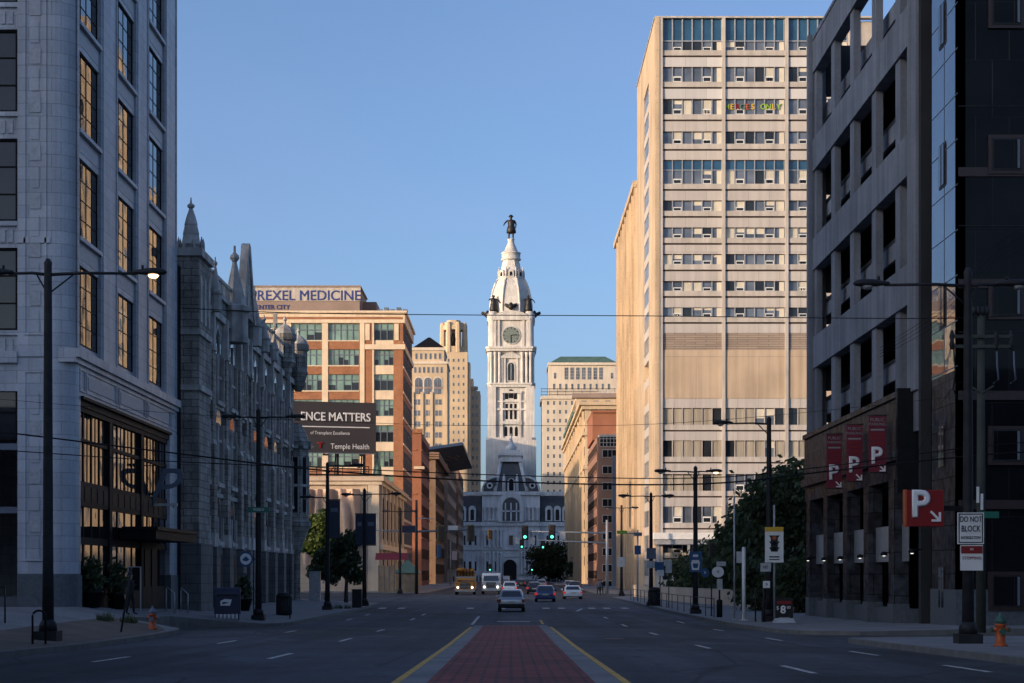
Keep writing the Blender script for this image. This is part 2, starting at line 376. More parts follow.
def arch_pts(x0, x1, z0, zs, pointed=False, n=8):
    """outline of an arched opening: zs = springing height"""
    r = (x1-x0)/2; c = (x0+x1)/2; p = [(x0, z0), (x1, z0)]
    if pointed:
        W = x1-x0
        for i in range(n+1): a = R(60)*i/n; p.append((x0+W*math.cos(a), zs+W*math.sin(a)))
        for i in range(n-1, -1, -1): a = R(60)*i/n; p.append((x1-W*math.cos(a), zs+W*math.sin(a)))
    else:
        for i in range(2*n+1): a = math.pi*i/(2*n); p.append((c+r*math.cos(a), zs+r*math.sin(a)))
    return p

# ------------------------------------------------------------------ ground
def sheet(name, poly, zf, k, skirt=0.0, kskirt=None, ys=None, xs=None, off=0.0):
    bm = bmesh.new(); bm.faces.new([bm.verts.new((x, y, 0)) for x, y in poly])
    for c in (ys or []):
        bmesh.ops.bisect_plane(bm, geom=bm.verts[:]+bm.edges[:]+bm.faces[:], plane_co=(0, c, 0), plane_no=(0, 1, 0))
    for c in (xs or []):
        bmesh.ops.bisect_plane(bm, geom=bm.verts[:]+bm.edges[:]+bm.faces[:], plane_co=(c, 0, 0), plane_no=(1, 0, 0))
    bm.normal_update()
    for f in bm.faces:
        if f.normal.z < 0: f.normal_flip()
    edges = [(e.verts[0].co.copy(), e.verts[1].co.copy()) for e in bm.edges if e.is_boundary]
    me = bpy.data.meshes.new(name)
    for v in bm.verts: v.co.z = zf(v.co.x, v.co.y)+off
    if skirt:
        for a, b in edges:
            za, zb = zf(a.x, a.y)+off, zf(b.x, b.y)+off
            # granite kerb face and a kerb stone on top
            q = [bm.verts.new(p) for p in ((a.x, a.y, za), (b.x, b.y, zb), (b.x, b.y, zb-skirt), (a.x, a.y, za-skirt))]
            f = bm.faces.new(q); f.material_index = 1
    bm.to_mesh(me); bm.free()
    me.materials.append(K[k])
    if skirt: me.materials.append(K[kskirt or 'curb'])
    o = bpy.data.objects.new(name, me); COL.objects.link(o); WL[o.name] = Vector((0, 0, 0)); return o
YS = [y for y, _ in ROAD]+[-20, 10, 20, 35, 42, 60, 66, 68, 72, 76, 90, 94, 100, 120, 130, 141]
XS = [-12.5, -14.8, -17.2, 12.5, 17.2]
tag(sheet('road', [(-900, -300), (900, -300), (900, 4000), (-900, 4000)], lambda x, y: rz(y), 'asphalt', ys=YS), kind='structure')
tag(sheet('pavement', [(-60, -20), (-11.5, -20), (-11.4, 20), (-11.3, 45), (-11.9, 58), (-12.4, 64), (-12.7, 66.2), (-14.6, 66.8), (-14.9, 68.5), (-14.9, 75.5),
      (-14.2, 77.5), (-11.4, 79.3), (-10.7, 80.4), (-10.4, 82.5), (-10.4, 138), (-11.2, 142), (-13, 145), (-60, 147)], gz, 'concrete', 1.6, ys=YS, xs=XS), kind='structure')
tag(sheet('pavement', [(-15.2, 18), (-11.75, 18), (-11.6, 45), (-12.2, 58), (-12.7, 63.6), (-13.4, 65.6), (-15.2, 66)], gz, 'paver', ys=YS, xs=XS, off=.006), kind='structure')
tag(sheet('pavement', [(-60, 210), (-14, 210), (-11.5, 212), (-10.6, 216), (-10.6, 700), (-60, 700)], gz, 'concrete', 1.6, ys=YS, xs=XS), kind='structure')
tag(sheet('pavement', [(60, -20), (60, 54.5), (12.2, 54.5), (10.6, 53.6), (10.15, 52), (10.15, -20)], gz, 'concrete', 1.6, ys=YS, xs=XS), kind='structure')
tag(sheet('pavement', [(60, 62), (12.5, 62), (10.6, 63.5), (10.2, 66), (10.2, 176), (11.5, 180), (14, 182), (60, 182)], gz, 'concrete', 1.6, ys=YS, xs=XS), kind='structure')
tag(sheet('pavement', [(60, 203), (14, 203), (11.2, 205), (10.4, 209), (10.4, 700), (60, 700)], gz, 'concrete', 1.6, ys=YS, xs=XS), kind='structure')
def curb_line(pts, name='kerb'):
    b = MB()
    for (x0, y0), (x1, y1) in zip(pts, pts[1:]):
        n = max(1, int(math.hypot(x1-x0, y1-y0)/6))
        for i in range(n):
            a = (x0+(x1-x0)*i/n, y0+(y1-y0)*i/n); c = (x0+(x1-x0)*(i+1)/n, y0+(y1-y0)*(i+1)/n)
            d = Vector((c[0]-a[0], c[1]-a[1])).normalized(); nx, ny = -d.y*.16, d.x*.16
            za, zc = gz(*a)+.012, gz(*c)+.012
            b.add([(a[0]-nx*.05, a[1]-ny*.05, za-.3), (c[0]-nx*.05, c[1]-ny*.05, zc-.3), (c[0]-nx*.05, c[1]-ny*.05, zc), (a[0]-nx*.05, a[1]-ny*.05, za), (c[0]+nx, c[1]+ny, zc), (a[0]+nx, a[1]+ny, za)],
                  [(0, 1, 2, 3), (3, 2, 4, 5)], 'curb')
    tag(b.build(name), kind='structure')
curb_line([(-11.4, 20), (-11.3, 45), (-11.9, 58), (-12.4, 64), (-12.7, 66.2), (-14.6, 66.8), (-14.9, 68.5), (-14.9, 75.5), (-14.2, 77.5), (-11.4, 79.3), (-10.7, 80.4), (-10.4, 82.5), (-10.4, 138)])
curb_line([(40, 54.5), (12.2, 54.5), (10.6, 53.6), (10.15, 52), (10.15, 10)])
curb_line([(10.2, 176), (10.2, 66), (10.6, 63.5), (12.5, 62), (40, 62)])
# brick paved median with concrete edge
r3 = lambda x, y: rz(y)+.05
tag(sheet('median_edge', [(-1.68, 8), (1.68, 8), (1.68, 80.5), (-1.68, 80.5)], lambda x, y: rz(y)+.045, 'concrete', .1, 'concrete', ys=YS), kind='structure')
tag(sheet('median_paving', [(-1.27, 8), (1.27, 8), (1.27, 80), (-1.27, 80)], r3, 'brick_paving', ys=YS), kind='structure')
# painted lines
def stripe(name, poly, k='white_paint'):
    tag(sheet(name, poly, lambda x, y: rz(y)+.006, k, ys=YS), kind='structure')
for s in (-1, 1): stripe('yellow_line', [(s*1.74, 8), (s*1.87, 8), (s*1.87, 79), (s*1.74, 79)], 'yellow_paint')
def dash(x, y, l=3.0, wd=.14): stripe('lane_dash', [(x-wd/2, y), (x+wd/2, y), (x+wd/2, y+l), (x-wd/2, y+l)])
for y in (36.2, 51.6, 67, 92, 104): dash(-8.75, y, 3.4)
for y in (38.2, 54, 69, 92, 104): dash(-5.35, y, 4)
for y in (30.5, 46.5, 63, 80, 96): dash(5.35, y, 3.6)
for y in (31, 40.5, 55, 70, 86): dash(8.6, y, 3.4)
stripe('turn_lane_line', [(-1.95, 83), (-1.8, 83), (-1.8, 101), (-1.95, 101)])
stripe('turn_lane_line', [(1.5, 84), (1.62, 84), (1.62, 92), (1.5, 92)], 'yellow_paint')
stripe('stop_line', [(-.7, 88.5), (1.0, 88.5), (1.0, 89.6), (-.7, 89.6)])
stripe('stop_line', [(-1.7, 81.6), (1.7, 81.6), (1.7, 81.8), (-1.7, 81.8)])
for x in (-9.6, -8.2, -3.2, -.9, 2.3, 3.4, 5.6, 6.7, 8): stripe('crossing_bar', [(x, 124), (x+.5, 124), (x+.5, 127.5), (x, 127.5)])
stripe('crossing_line', [(4.3, 116), (4.5, 116), (5.2, 124), (5.0, 124)])
b = MB()
for x, y in ((3.4, 57), (-4, 70), (7, 95)):
    b.lathe([(.33, rz(y)+.003), (.33, rz(y)+.012)], 'iron', (x, y), 16, False)
# manhole covers, one thing each
for i, (x, y) in enumerate(((3.4, 57), (-6.9, 74), (7, 95))):
    b = MB(); b.lathe([(.34, rz(y)-.05), (.34, rz(y)+.012)], 'iron', (x, y), 18, False)
    tag(b.build('manhole_cover', org=(x, y, rz(y))), ['iron manhole cover in the right lanes close to the median', 'iron manhole cover in the left lanes', 'iron manhole cover far out in the right lanes'][i], 'manhole cover')

# ------------------------------------------------------------------ left corner: white terracotta showroom building
P = thing('terracotta_building', 'tall blue-white terracotta building with tall gridded windows and bronze shopfront, on the left', 'building', (-17.2, 68, -1.5))
F = face_l(-17.2, 68); S = face_s(0, 68); rows = [9.25+4.3*k for k in range(7)]; H = 3.15; TOP = 40.0
ops = [(.95, 4.65), (7.7, 11.45), (14.2, 17.95)]
b = MB(F)
cut = [(.85, .95)]+[(a[1], c[0]) for a, c in zip(ops, ops[1:])]+[(ops[-1][1], 21.1)]
for u0, u1 in cut: b.box(u0, u1, 0, .6, 8.9, TOP, 'terracotta')
for u0, u1 in ops:
    for k, z in enumerate(rows):
        zt = rows[k+1] if k < 6 else TOP
        b.box(u0, u1, .10, .6, z+H, zt, 'terracotta')
        b.box(u0-.0, u1+.0, -.06, .10, zt-.22, zt-.06, 'terracotta')            # sill
        b.box(u0+.25, u1-.25, .085, .10, z+H+.25, zt-.4, 'terracotta_panel')
    b.box(u0, u1, .19, .6, 8.9, 9.25, 'terracotta')
b.box(.0, 21.1, -.22, .6, 8.55, 8.9, 'terracotta'); b.box(0, 21.1, -.1, .6, 8.35, 8.55, 'terracotta')
b.box(.85, 21.1, .02, .6, 7.15, 8.35, 'terracotta')
for u0, u1 in ((1.0, 1.9), (2.1, 7.3), (8.0, 13.2), (13.9, 19.2), (19.5, 20.9), (7.45, 7.85), (13.35, 13.75)):     # frieze panels
    b.box(u0, u1, -.03, .02, 8.15, 8.22, 'terracotta'); b.box(u0, u1, -.03, .02, 7.3, 7.37, 'terracotta')
    b.box(u0, u0+.08, -.03, .02, 7.37, 8.15, 'terracotta'); b.box(u1-.08, u1, -.03, .02, 7.37, 8.15, 'terracotta')
    if u1-u0 > 2: b.box(u0+.3, u1-.3, -.015, .02, 7.5, 8.0, 'terracotta_panel')
b.box(.85, 1.15, 0, .6, -.05, 7.15, 'terracotta'); b.box(19.2, 21.1, 0, .6, -.05, 7.15, 'terracotta')
b.box(.85, 1.15, -.06, .6, -2.3, -.05, 'plinth'); b.box(19.2, 21.1, -.06, .6, -2.3, -.05, 'plinth')
for u in (.66, 4.9, 7.42, 11.7, 13.92, 18.2, 20.8):                          # slim vertical mouldings on the piers
    b.box(u-.06, u+.06, -.05, 0, 9.0, TOP, 'terracotta')
# rounded corner pier
arc = [(-17.2-.9+.9*math.cos(a), 68+.9+.9*math.sin(a)) for a in [R(-90+11.25*i) for i in range(9)]]
b.M = Matrix.Identity(4)
b.prismz(arc+[(-18.1, 68.9)], 0, TOP, 'terracotta')
arc2 = [(-17.14-.96+.96*math.cos(a), 67.94+.96+.96*math.sin(a)) for a in [R(-90+11.25*i) for i in range(9)]]
b.prismz(arc2+[(-18.1, 68.9)], -2.3, 0, 'plinth')
# front wall
b.M = S
b.box(-19.4, -18.1, 0, .6, 0, TOP, 'terracotta'); b.box(-19.4, -18.1, -.06, .6, -2.3, 0, 'plinth')
for u in (-24.6, -29.8, -35): b.box(u-.9, u+.9-.2, 0, .6, -2.3, TOP, 'terracotta')
for a0, a1 in ((-23.9, -19.4), (-29.1, -25.5), (-34.3, -30.7)):
    for k in range(-1, 7):
        z = rows[0]+4.3*k+.35; b.box(a0, a1, .12, .6, z+3.25, z+4.3, 'terracotta'); b.box(a0, a1, .0, .12, z+4.1, z+4.28, 'terracotta')
        for q in range(8): b.box(a1-.2-q*.3-.2, a1-.2-q*.3, .07, .12, z+3.45, z+3.95, 'terracotta_panel')
    b.box(a0, a1, -.12, .6, 8.3, 8.75, 'terracotta'); b.box(a0, a1, .05, .6, 7.2, 8.3, 'terracotta')
    b.box(a0, a1, .3, .6, -2.3, -.9, 'plinth')
    b.box(a0, a1, .25, .6, 2.4, 2.65, 'lead'); b.box(a0, a1, .25, .6, 4.9, 5.15, 'lead')
for zz in (8.55, 13.0): b.box(-19.4, -18.1, -.05, 0, zz, zz+.22, 'terracotta')
for z0 in (.5, 9.4):                                                              # long ornamental strip on the front pier
    z1 = 8.0 if z0 < 1 else TOP-1
    b.box(-19.15, -19.07, -.05, 0, z0, z1, 'terracotta'); b.box(-18.33, -18.25, -.05, 0, z0, z1, 'terracotta')
    b.box(-19.07, -18.33, -.05, 0, z0, z0+.08, 'terracotta'); b.box(-19.07, -18.33, -.05, 0, z1-.08, z1, 'terracotta')
    n = int((z1-z0)/.95)
    for i in range(n):
        zc = z0+.5+i*.95
        if i % 2: b.box(-18.92, -18.48, -.035, 0, zc-.3, zc+.3, 'terracotta_panel')
        else: b.box(-18.85, -18.55, -.03, 0, zc-.42, zc+.42, 'terracotta')
b.M = Matrix.Identity(4)
b.box(-45, -17.9, 68.75, 89.0, TOP-1.2, TOP-.4, 'plinth'); b.box(-44.9, -17.95, 88.6, 88.98, -2.3, TOP-1.2, 'terracotta'); b.box(-45, -44.5, 68.7, 88.5, -2.3, TOP-1.2, 'terracotta')
b.box(-44.3, -18.1, 69.1, 88.4, 7.2, 7.5, 'black')
b.build('wall', P)
W = Wins(P)
wm = window_mb(3.72, H, 4, 4, 'g_west', 'bronze', .06, .03)
for k, z in enumerate(rows):
    for u0, u1 in ops: W.add(wm, F @ T(u0, .20, z))
wf = window_mb(4.4, 3.25, 5, 3, 'g_dark', 'bronze', .09, .08); wf2 = window_mb(3.6, 3.25, 4, 3, 'g_dark', 'bronze', .09, .08)
for k in range(-1, 7):
    z = rows[0]+4.3*k+.35
    W.add(wf, S @ T(-23.85, .3, z))
    for a in (-29.1, -34.3): W.add(wf2, S @ T(a, .3, z))
W.done()
# bronze shopfront: three bays
b = MB(F)
b.box(1.15, 19.2, .05, .5, 6.75, 7.15, 'bronze'); b.box(1.15, 19.2, -.12, .5, 7.0, 7.12, 'bronze')
b.box(1.15, 19.2, .12, .5, 6.55, 6.75, 'bronze'); b.build('shopfront_cornice', P)
for i, (u0, u1) in enumerate(((1.15, 6.6), (7.1, 13.0), (13.5, 19.2))):
    g = MB(F); g.box(u0, u1, .25, .4, -1.0, 6.55, 'g_west'); o = g.build('shop_window', P)
    g = MB(F); n = 4
    g.box(u0, u1, .17, .248, 5.35, 5.5, 'bronze'); g.box(u0, u1, .15, .249, 2.75, 3.75, 'bronze'); g.box(u0, u1, .17, .248, 1.2, 1.5, 'bronze')
    for q in range(5): g.box(u0+(u1-u0)*(q+.15)/5, u0+(u1-u0)*(q+.85)/5, .13, .149, 2.95, 3.55, 'black')
    for q in range(n+1):
        uu = u0+(u1-u0)*q/n; ww = .10 if 0 < q < n else .16
        g.box(max(u0, uu-ww*.8), min(u1, uu+ww*.8), .215, .247, 3.75, 6.55, 'bronze'); g.box(max(u0, uu-ww*.6), min(u1, uu+ww*.6), .215, .247, 1.5, 2.75, 'bronze')
    for q in range(n):
        uu = u0+(u1-u0)*(q+.5)/n; g.box(uu-.03, uu+.03, .228, .247, 3.75, 6.55, 'bronze')
    for q in range(1, n): uu = u0+(u1-u0)*q/n; g.box(uu-.05, uu+.05, .215, .246, -.6, 1.2, 'bronze')
    g.box(u0, u1, .15, .249, -2.3, -.6, 'black')
    g.build('frame', o)
b = MB(F)
for u in (6.6, 13.0): b.box(u, u+.5, .1, .5, -2.3, 6.55, 'bronze')
b.build('pilaster', P)
b = MB(F); b.box(8.5, 18.2, -1.5, .1, 1.55, 1.95, 'bronze'); b.box(8.4, 18.3, -1.6, .0, 1.95, 2.1, 'black')
b.build('canopy', P)
b = MB(F)
b.box(14.2, 17.0, .19, .245, -1.45, 1.25, 'black'); b.box(15.57, 15.63, .14, .19, -1.4, 1.2, 'bronze'); b.build('entrance_door', P)
SG = thing('script_sign', 'large script letter sign standing on the canopy of the bronze shopfront', 'sign', at(157, 504, 84))
b = MB(); z0 = Z(508, 84); x0 = X(157, 84)
b.box(x0-.75, x0+1.0, 83.9, 84.05, Z(506, 84), Z(503.5, 84), 'galv')
b.tube([(x0-.6, 84, z0), (x0-.6, 84, Z(503, 84))], .04, 'galv'); b.tube([(x0+.8, 84, z0), (x0+.8, 84, Z(503, 84))], .04, 'galv'); b.build('sign_frame', SG)
text('P', 2.6, T(x0+.1, 83.95, Z(489, 84)) , 'lead', SG, shear=.4, ext=.05)

# ------------------------------------------------------------------ gothic stone building
G = thing('gothic_building', 'grey gothic stone building with buttresses, pinnacles and a corner turret, left of the street', 'building', (-17.2, 90, -2.2))
F = face_l(-17.2, 90)
PZ = 16.7
b = MB(F)
b.box(3.5, 51, .5, 30, -2.6, PZ, 'gothic'); b.box(0.1, 3.4, 1.6, 30, -2.6, PZ-2, 'gothic')
b.box(3.4, 50.9, .38, .5, -2.6, 1.6, 'gothic_dark')
b.box(3.4, 50.9, .32, .5, 1.6, 1.9, 'gothic_trim'); b.box(3.4, 50.9, .36, .5, 4.6, 4.85, 'gothic_trim'); b.box(3.4, 50.9, .34, .5, 9.9, 10.2, 'gothic_trim')
b.box(3.4, 50.9, .3, .55, 15.3, 15.7, 'gothic_trim')
b.build('wall', G)
b = MB(F)                                            # pierced parapet with gabled coping
b.box(3.5, 51, .32, .58, PZ, PZ+.25, 'gothic_trim')
u = 3.8
while u < 50:
    b.box(u, u+.35, .32, .58, PZ+.25, PZ+.95, 'gothic_trim'); u += .8
b.box(3.5, 51, .28, .62, PZ+.95, PZ+1.15, 'gothic_trim')
b.build('parapet', G)
# near corner tower
b = MB(F)
b.box(0.3, 3.6, -.9, 4, 1.6, 17.0, 'gothic'); b.box(.15, 3.75, -1.05, 4.1, -2.6, 1.6, 'gothic_dark'); b.box(-.85, .2, .02, 3.5, -2.6, 16.0, 'black')
b.box(.18, 3.72, -1.02, 4.1, 9.6, 9.9, 'gothic_trim'); b.box(.18, 3.72, -1.02, 4.1, 12.5, 12.8, 'gothic_trim'); b.box(.1, 3.8, -1.1, 4.2, 16.6, 17.0, 'gothic_trim')
for uu in (.9, 2.1, 3.3):
    b.prism(arch_pts(uu-.3, uu+.3, 13.2, 15.2, True, 4), -.95, -.9, 'gothic_trim')
b.build('corner_tower', G)
b = MB(); cx, cy = -17.0, 91.9
b.lathe([(.62, 16.9), (.62, 17.3), (.72, 17.45), (.5, 17.55), (.42, 18.0), (.44, 18.05), (.34, 18.5), (.36, 18.55), (.24, 19.0), (.1, 19.4), (.2, 19.5), (.2, 19.6), (.06, 19.7), (.03, 20.0)], 'gothic_trim', (cx, cy), 8, False)
for i in range(8):
    a = 2*math.pi*(i+.5)/8; b.lathe([(.1, 17.0), (.08, 17.6), (.0, 17.9)], 'gothic_trim', (cx+.66*math.cos(a), cy+.66*math.sin(a)), 4, False)
b.build('spire', G)
# buttresses
bu = [7.0, 11.5, 16.3, 26.2, 31.6, 36.6, 41.4, 46.2]
for u in bu+[21.6, 24.4]:
    b = MB(F)
    b.box(u-.62, u+.62, -.05, .49, -2.6, 1.6, 'gothic_dark'); b.prism([(u-.62, 1.6), (u+.62, 1.6), (u+.5, 2.4), (u-.5, 2.4)], .05, .49, 'gothic_trim')
    b.box(u-.5, u+.5, .1, .49, 2.4, 7.6, 'gothic'); b.add([(u-.5, .1, 7.6), (u+.5, .1, 7.6), (u+.5, .49, 8.8), (u-.5, .49, 8.8), (u-.5, .49, 7.6), (u+.5, .49, 7.6)], [(0, 1, 2, 3), (0, 3, 4), (1, 5, 2), (0, 4, 5, 1)], 'gothic_trim')
    b.box(u-.42, u+.42, .2, .49, 7.6, 13.4, 'gothic')
    b.prism([(u-.42, 13.4), (u+.42, 13.4), (u+.12, 15.6), (u-.12, 15.6)], .16, .49, 'gothic_trim')
    b.prism([(u-.5, 13.1), (u+.5, 13.1), (u+.5, 13.4), (u-.5, 13.4)], .12, .49, 'gothic_trim')
    b.build('buttress', G)
# windows between the buttresses
ends = [3.5]+sorted(bu+[21.6, 24.4])+[49.5]
W = Wins(G, 'lancet_window')
def gothic_win(w, z0, zs, lights, pointed, trans):
    b = MB()
    b.prism(arch_pts(-w/2-.2, w/2+.2, z0-.15, zs, pointed, 6), -.10, .02, 'gothic_trim')
    b.prism(arch_pts(-w/2, w/2, z0, zs, pointed, 6), -.13, -.101, 'g_dark')
    for i in range(1, lights): b.box(-w/2+w*i/lights-.06, -w/2+w*i/lights+.06, -.22, -.131, z0, zs+(w*.6 if pointed else 0), 'gothic_trim')
    for t in trans: b.box(-w/2, w/2, -.2, -.132, t-.07, t+.07, 'gothic_trim')
    b.box(-w/2-.3, w/2+.3, -.34, .0, z0-.4, z0-.15, 'gothic_trim')
    for sx in (-1, 1): b.box(sx*(w/2+.12)-.09, sx*(w/2+.12)+.09, -.3, -.05, z0-.1, zs, 'gothic_trim')
    return b
up = gothic_win(1.9, 10.5, 13.1, 2, True, (11.8,)); mid = gothic_win(1.7, 5.6, 9.0, 2, False, (8.0,)); low = gothic_win(1.5, 2.1, 3.4, 1, True, ())
door = MB(); door.box(-.9, .9, -.14, .02, -2.4, 1.2, 'black')
upb = gothic_win(1.25, 10.5, 13.2, 2, True, (11.8,))
for a, c in zip(ends, ends[1:]):
    m = (a+c)/2; s = .75 if c-a < 3.4 else 1
    for wi in (up if c-a > 3.4 else upb, mid, low): W.add(wi, F @ T(m, .5, 0) @ Matrix.Diagonal((s, 1, 1, 1)))
W.done()
Wd = Wins(G, 'basement_window')
for a, c in zip(ends, ends[1:]):
    Wd.add(door, F @ T((a+c)/2, .38, 0) @ Matrix.Diagonal((.8, 1, 1, 1)))
Wd.done()
# central gable
b = MB(F)
b.prism([(20.6, PZ), (25.4, PZ), (23.4, 21.2), (22.6, 21.2)], -.05, .25, 'gothic')
b.prism([(20.3, PZ-.1), (20.8, PZ-.1), (22.9, 21.0), (23.0, 21.6), (22.5, 21.4)], -.15, .35, 'gothic_trim'); b.prism([(25.7, PZ-.1), (25.2, PZ-.1), (23.1, 21.0), (23.003, 21.6), (23.5, 21.4)], -.15, .35, 'gothic_trim')
b.prism(arch_pts(22.6, 23.4, 16.9, 18.2, True, 5), -.1, -.05, 'gothic_trim')
b.build('gable', G)
def pinnacle(u, zb, zt, r, dep=.15):
    b = MB(); c = F @ Vector((u, dep, 0)); h = zt-zb
    b.lathe([(r, zb), (r, zb+h*.30), (r*1.2, zb+h*.32), (r*1.2, zb+h*.37), (r*.85, zb+h*.39), (r*.18, zb+h*.82), (r*.16, zb+h*.83), (r*.36, zb+h*.87), (r*.32, zb+h*.9), (r*.1, zb+h*.93), (r*.08, zt)], 'gothic_trim', (c.x, c.y), 8, False)
    b.build('pinnacle', G)
pinnacle(7.0, 15.4, 18.9, .38); pinnacle(11.5, 15.4, 18.6, .38); pinnacle(18.6, 14.5, 20.6, .85); pinnacle(27.0, 15.4, 19.5, .5); pinnacle(31.6, 15.6, 18.2, .4); pinnacle(36.6, 15.6, 18.0, .35)
# far corner: two turrets and an oriel
def turret(u, dep, r, zb, zt, corb):
    b = MB(); c = F @ Vector((u, dep, 0)); o = (c.x, c.y)
    b.lathe([(.25, corb), (r*.7, corb+.4), (r*.75, corb+.8), (r*.95, zb-.2), (r*1.12, zb), (r, zb+.15), (r, zt-.6), (r*1.2, zt-.45), (r*1.2, zt)], 'gothic', o, 8, False)
    b.lathe([(r*1.1, zt), (r*.9, zt+.35), (r*.35, zt+.7), (.1, zt+.8), (.1, zt+1.0), (.18, zt+1.1), (.03, zt+1.4)], 'gothic_trim', o, 8, False)
    for i in range(8):
        a = 2*math.pi*i/8; q = MB(T(*o) @ rotz(a)); q.prism([(-.13*r, zb+.5), (.13*r, zb+.5), (.13*r, zt-1), (0, zt-.75), (-.13*r, zt-1)], -r*.97, -r*.90, 'black'); b.join(q, Matrix.Identity(4))
    b.build('turret', G)
turret(44.2, .35, .78, 16.4, 18.6, 15.2); turret(50.4, .05, .72, 16.3, 18.6, 14.8)
b = MB(); oc = F @ Vector((50.1, .15, 0)); o = (oc.x, oc.y)
b.lathe([(.3, -2.6), (.3, 1.6), (.45, 1.9), (.5, 2.4), (.95, 3.5), (1.2, 3.9), (1.2, 4.2), (1.0, 4.35), (1.0, 10.0), (1.25, 10.3), (1.25, 10.7), (1.05, 10.8), (.75, 11.6), (.3, 12.2)], 'gothic', o, 8, False, .5)
b.lathe([(1.02, 7.0), (1.1, 7.05), (1.1, 7.2), (1.02, 7.25)], 'gothic_trim', o, 8, False, .5)
for i in range(8):
    q = MB(T(*o) @ rotz(2*math.pi*i/8)); q.box(-.2, .2, -.95, -.91, 5.0, 9.4, 'black'); q.box(-.28, -.2, -.99, -.9, 4.8, 9.5, 'gothic_trim'); q.box(.2, .28, -.99, -.9, 4.8, 9.5, 'gothic_trim'); q.box(-.25, .25, -1.2, -1.1, 10.1, 10.35, 'gothic_trim'); b.join(q, Matrix.Identity(4))
b.build('oriel', G)
b = MB(F); b.box(48.2, 48.5, 1.5, 1.8, PZ, 20.9, 'gothic_trim'); b.box(47.75, 48.95, 1.55, 1.75, 19.7, 20.0, 'gothic_trim'); b.lathe([(.5, 19.55), (.5, 19.6)], 'gothic_trim', (48.35, 1.65), 8)
b.build('stone_cross', G)
b = MB(F); b.add([(3.6, 1.2, PZ), (50.8, 1.2, PZ), (50.8, 12, PZ+1.5), (3.6, 12, PZ+1.5)], [(0, 1, 2, 3)], 'slate'); b.build('roof', G)

# ------------------------------------------------------------------ left: low beige building, billboard, brick medical building
B = thing('beige_hall', 'low sunlit beige stone hall with a carved drapery relief below the billboard', 'building', (-17.2, 225, -2.5))
b = MB(); S = face_s(0, 225)
b.M = S; b.box(-60, -17.2, 0, 54, -3, 11.6, 'beige_stone'); b.box(-60.3, -16.8, -.4, 54, 11.6, 12.1, 'cream'); b.box(-60.3, -16.5, -.7, 54, 12.1, 12.7, 'beige_stone')
b.box(-18.6, -17.2+.05, -.25, 0, -3, 11.6, 'cream'); b.box(-19.4, -18.7, -.12, 0, -3, 11.6, 'beige_stone')
b.M = face_l(-17.2, 225)
for i in range(7):
    u = 1.5+i*7.6; b.box(u-.6, u+.6, -.35, 0, -3, 11.6, 'cream')
b.box(0, 53, -.5, 0, 3.2, 3.9, 'cream')
b.build('wall', B)
W = Wins(B); wm = window_mb(3.2, 5.6, 3, 4, 'g_dark', 'bronze', .15, .1)
for i in range(6): W.add(wm, face_l(-17.2, 225) @ T(3.7+i*7.6, -.05, 4.6)); W.add(window_mb(3.2, 3.6, 3, 1, 'g_dark', 'bronze', .15, .1), face_l(-17.2, 225) @ T(3.7+i*7.6, -.05, -1.6))
W.done()
b = MB(S)                                             # hanging drapery: vertical folds with deep waves
nu, nv = 70, 16; vs = []; fs = []
for j in range(nv+1):
    for i in range(nu+1):
        u = -27.6+8.0*i/nu; t = j/nv; z = 11.0-9.0*t*(1-.12*math.sin(i*.35))
        d = -.95-.45*math.sin(i*.55+2.2*math.sin(t*2.2+i*.06))-.35*math.sin(i*.23+t*5)-.2*t
        vs.append((u+.5*math.sin(t*3+i*.12)*t, d, z))
for j in range(nv):
    for i in range(nu): q = j*(nu+1)+i; fs.append((q, q+nu+1, q+nu+2, q+1))
b.add(vs, fs, 'drape', True); b.build('drapery_relief', B)
b = MB(); b.M = face_l(-17.2, 225)
b.lathe([(.5, 12.7), (.6, 13.3), (.5, 14.2), (.15, 15.2), (.2, 15.6), (.05, 16.2)], 'copper', (5.5, .6), 8); b.box(4.6, 6.4, -.3, 1.5, 12.7, 12.95, 'copper'); b.build('roof_finial', B)
b = MB(S)
for i in range(12): b.box(-56+i*3.4, -55.9+i*3.4, .6, .7, 12.7, 14.0, 'black')
b.box(-56, -18.5, .6, .7, 13.95, 14.05, 'black'); b.box(-56, -18.5, .6, .7, 13.3, 13.38, 'black'); b.build('roof_rail', B)

BB = thing('billboard', 'dark billboard with white capitals above the beige hall', 'billboard', (-22, 229, 12.7))
M = T(X(376, 229), 229) @ rotz(R(14)); SCB = 229/FPX
b = MB(M); wl = 13.5; zt, zb = Z(403, 229), Z(453.5, 229)
b.box(-wl, 0, 0, .5, zb, zt, 'board'); b.box(-wl, 0, -.08, 0, zb-.12, zb, 'lead')
b.build('board_face', BB)
b = MB(M)
for u in (-1.5, -5, -9, -12.5): b.box(u-.15, u+.15, .55, .9, 12.7, zt-.5, 'iron'); b.tube([(u, .8, zt-1), (u, 3.5, 12.8)], .1, 'iron')
b.box(-wl, 0, -1.2, .5, 12.95, 13.1, 'iron')
for u in (-2.2, -7): b.tube([(u, 0, zb-.1), (u, -1.8, zb-.35)], .05, 'iron'); b.box(u-.35, u+.35, -2.1, -1.6, zb-.5, zb-.3, 'iron')
b.build('support_frame', BB)
text('ENCE MATTERS', 1.55, M @ T(-5.35, -.03, zt-2.0), 'white_text', BB, sx=.86, bold=.03)
b = MB(M); b.box(-10.2, -.85, -.03, -.004, zt-3.35, zt-3.22, 'white_text'); b.build('underline', BB)
text('of Transplant Excellence', .62, M @ T(-6.1, -.03, zt-4.1), 'white_text', BB, sx=.85)
text('Temple Health', 1.0, M @ T(-3.45, -.03, zt-5.85), 'white_text', BB, sx=.86)
text('T', 1.0, M @ T(-7.35, -.03, zt-5.75), 'sign_red', BB, sx=1.2, bold=.06)
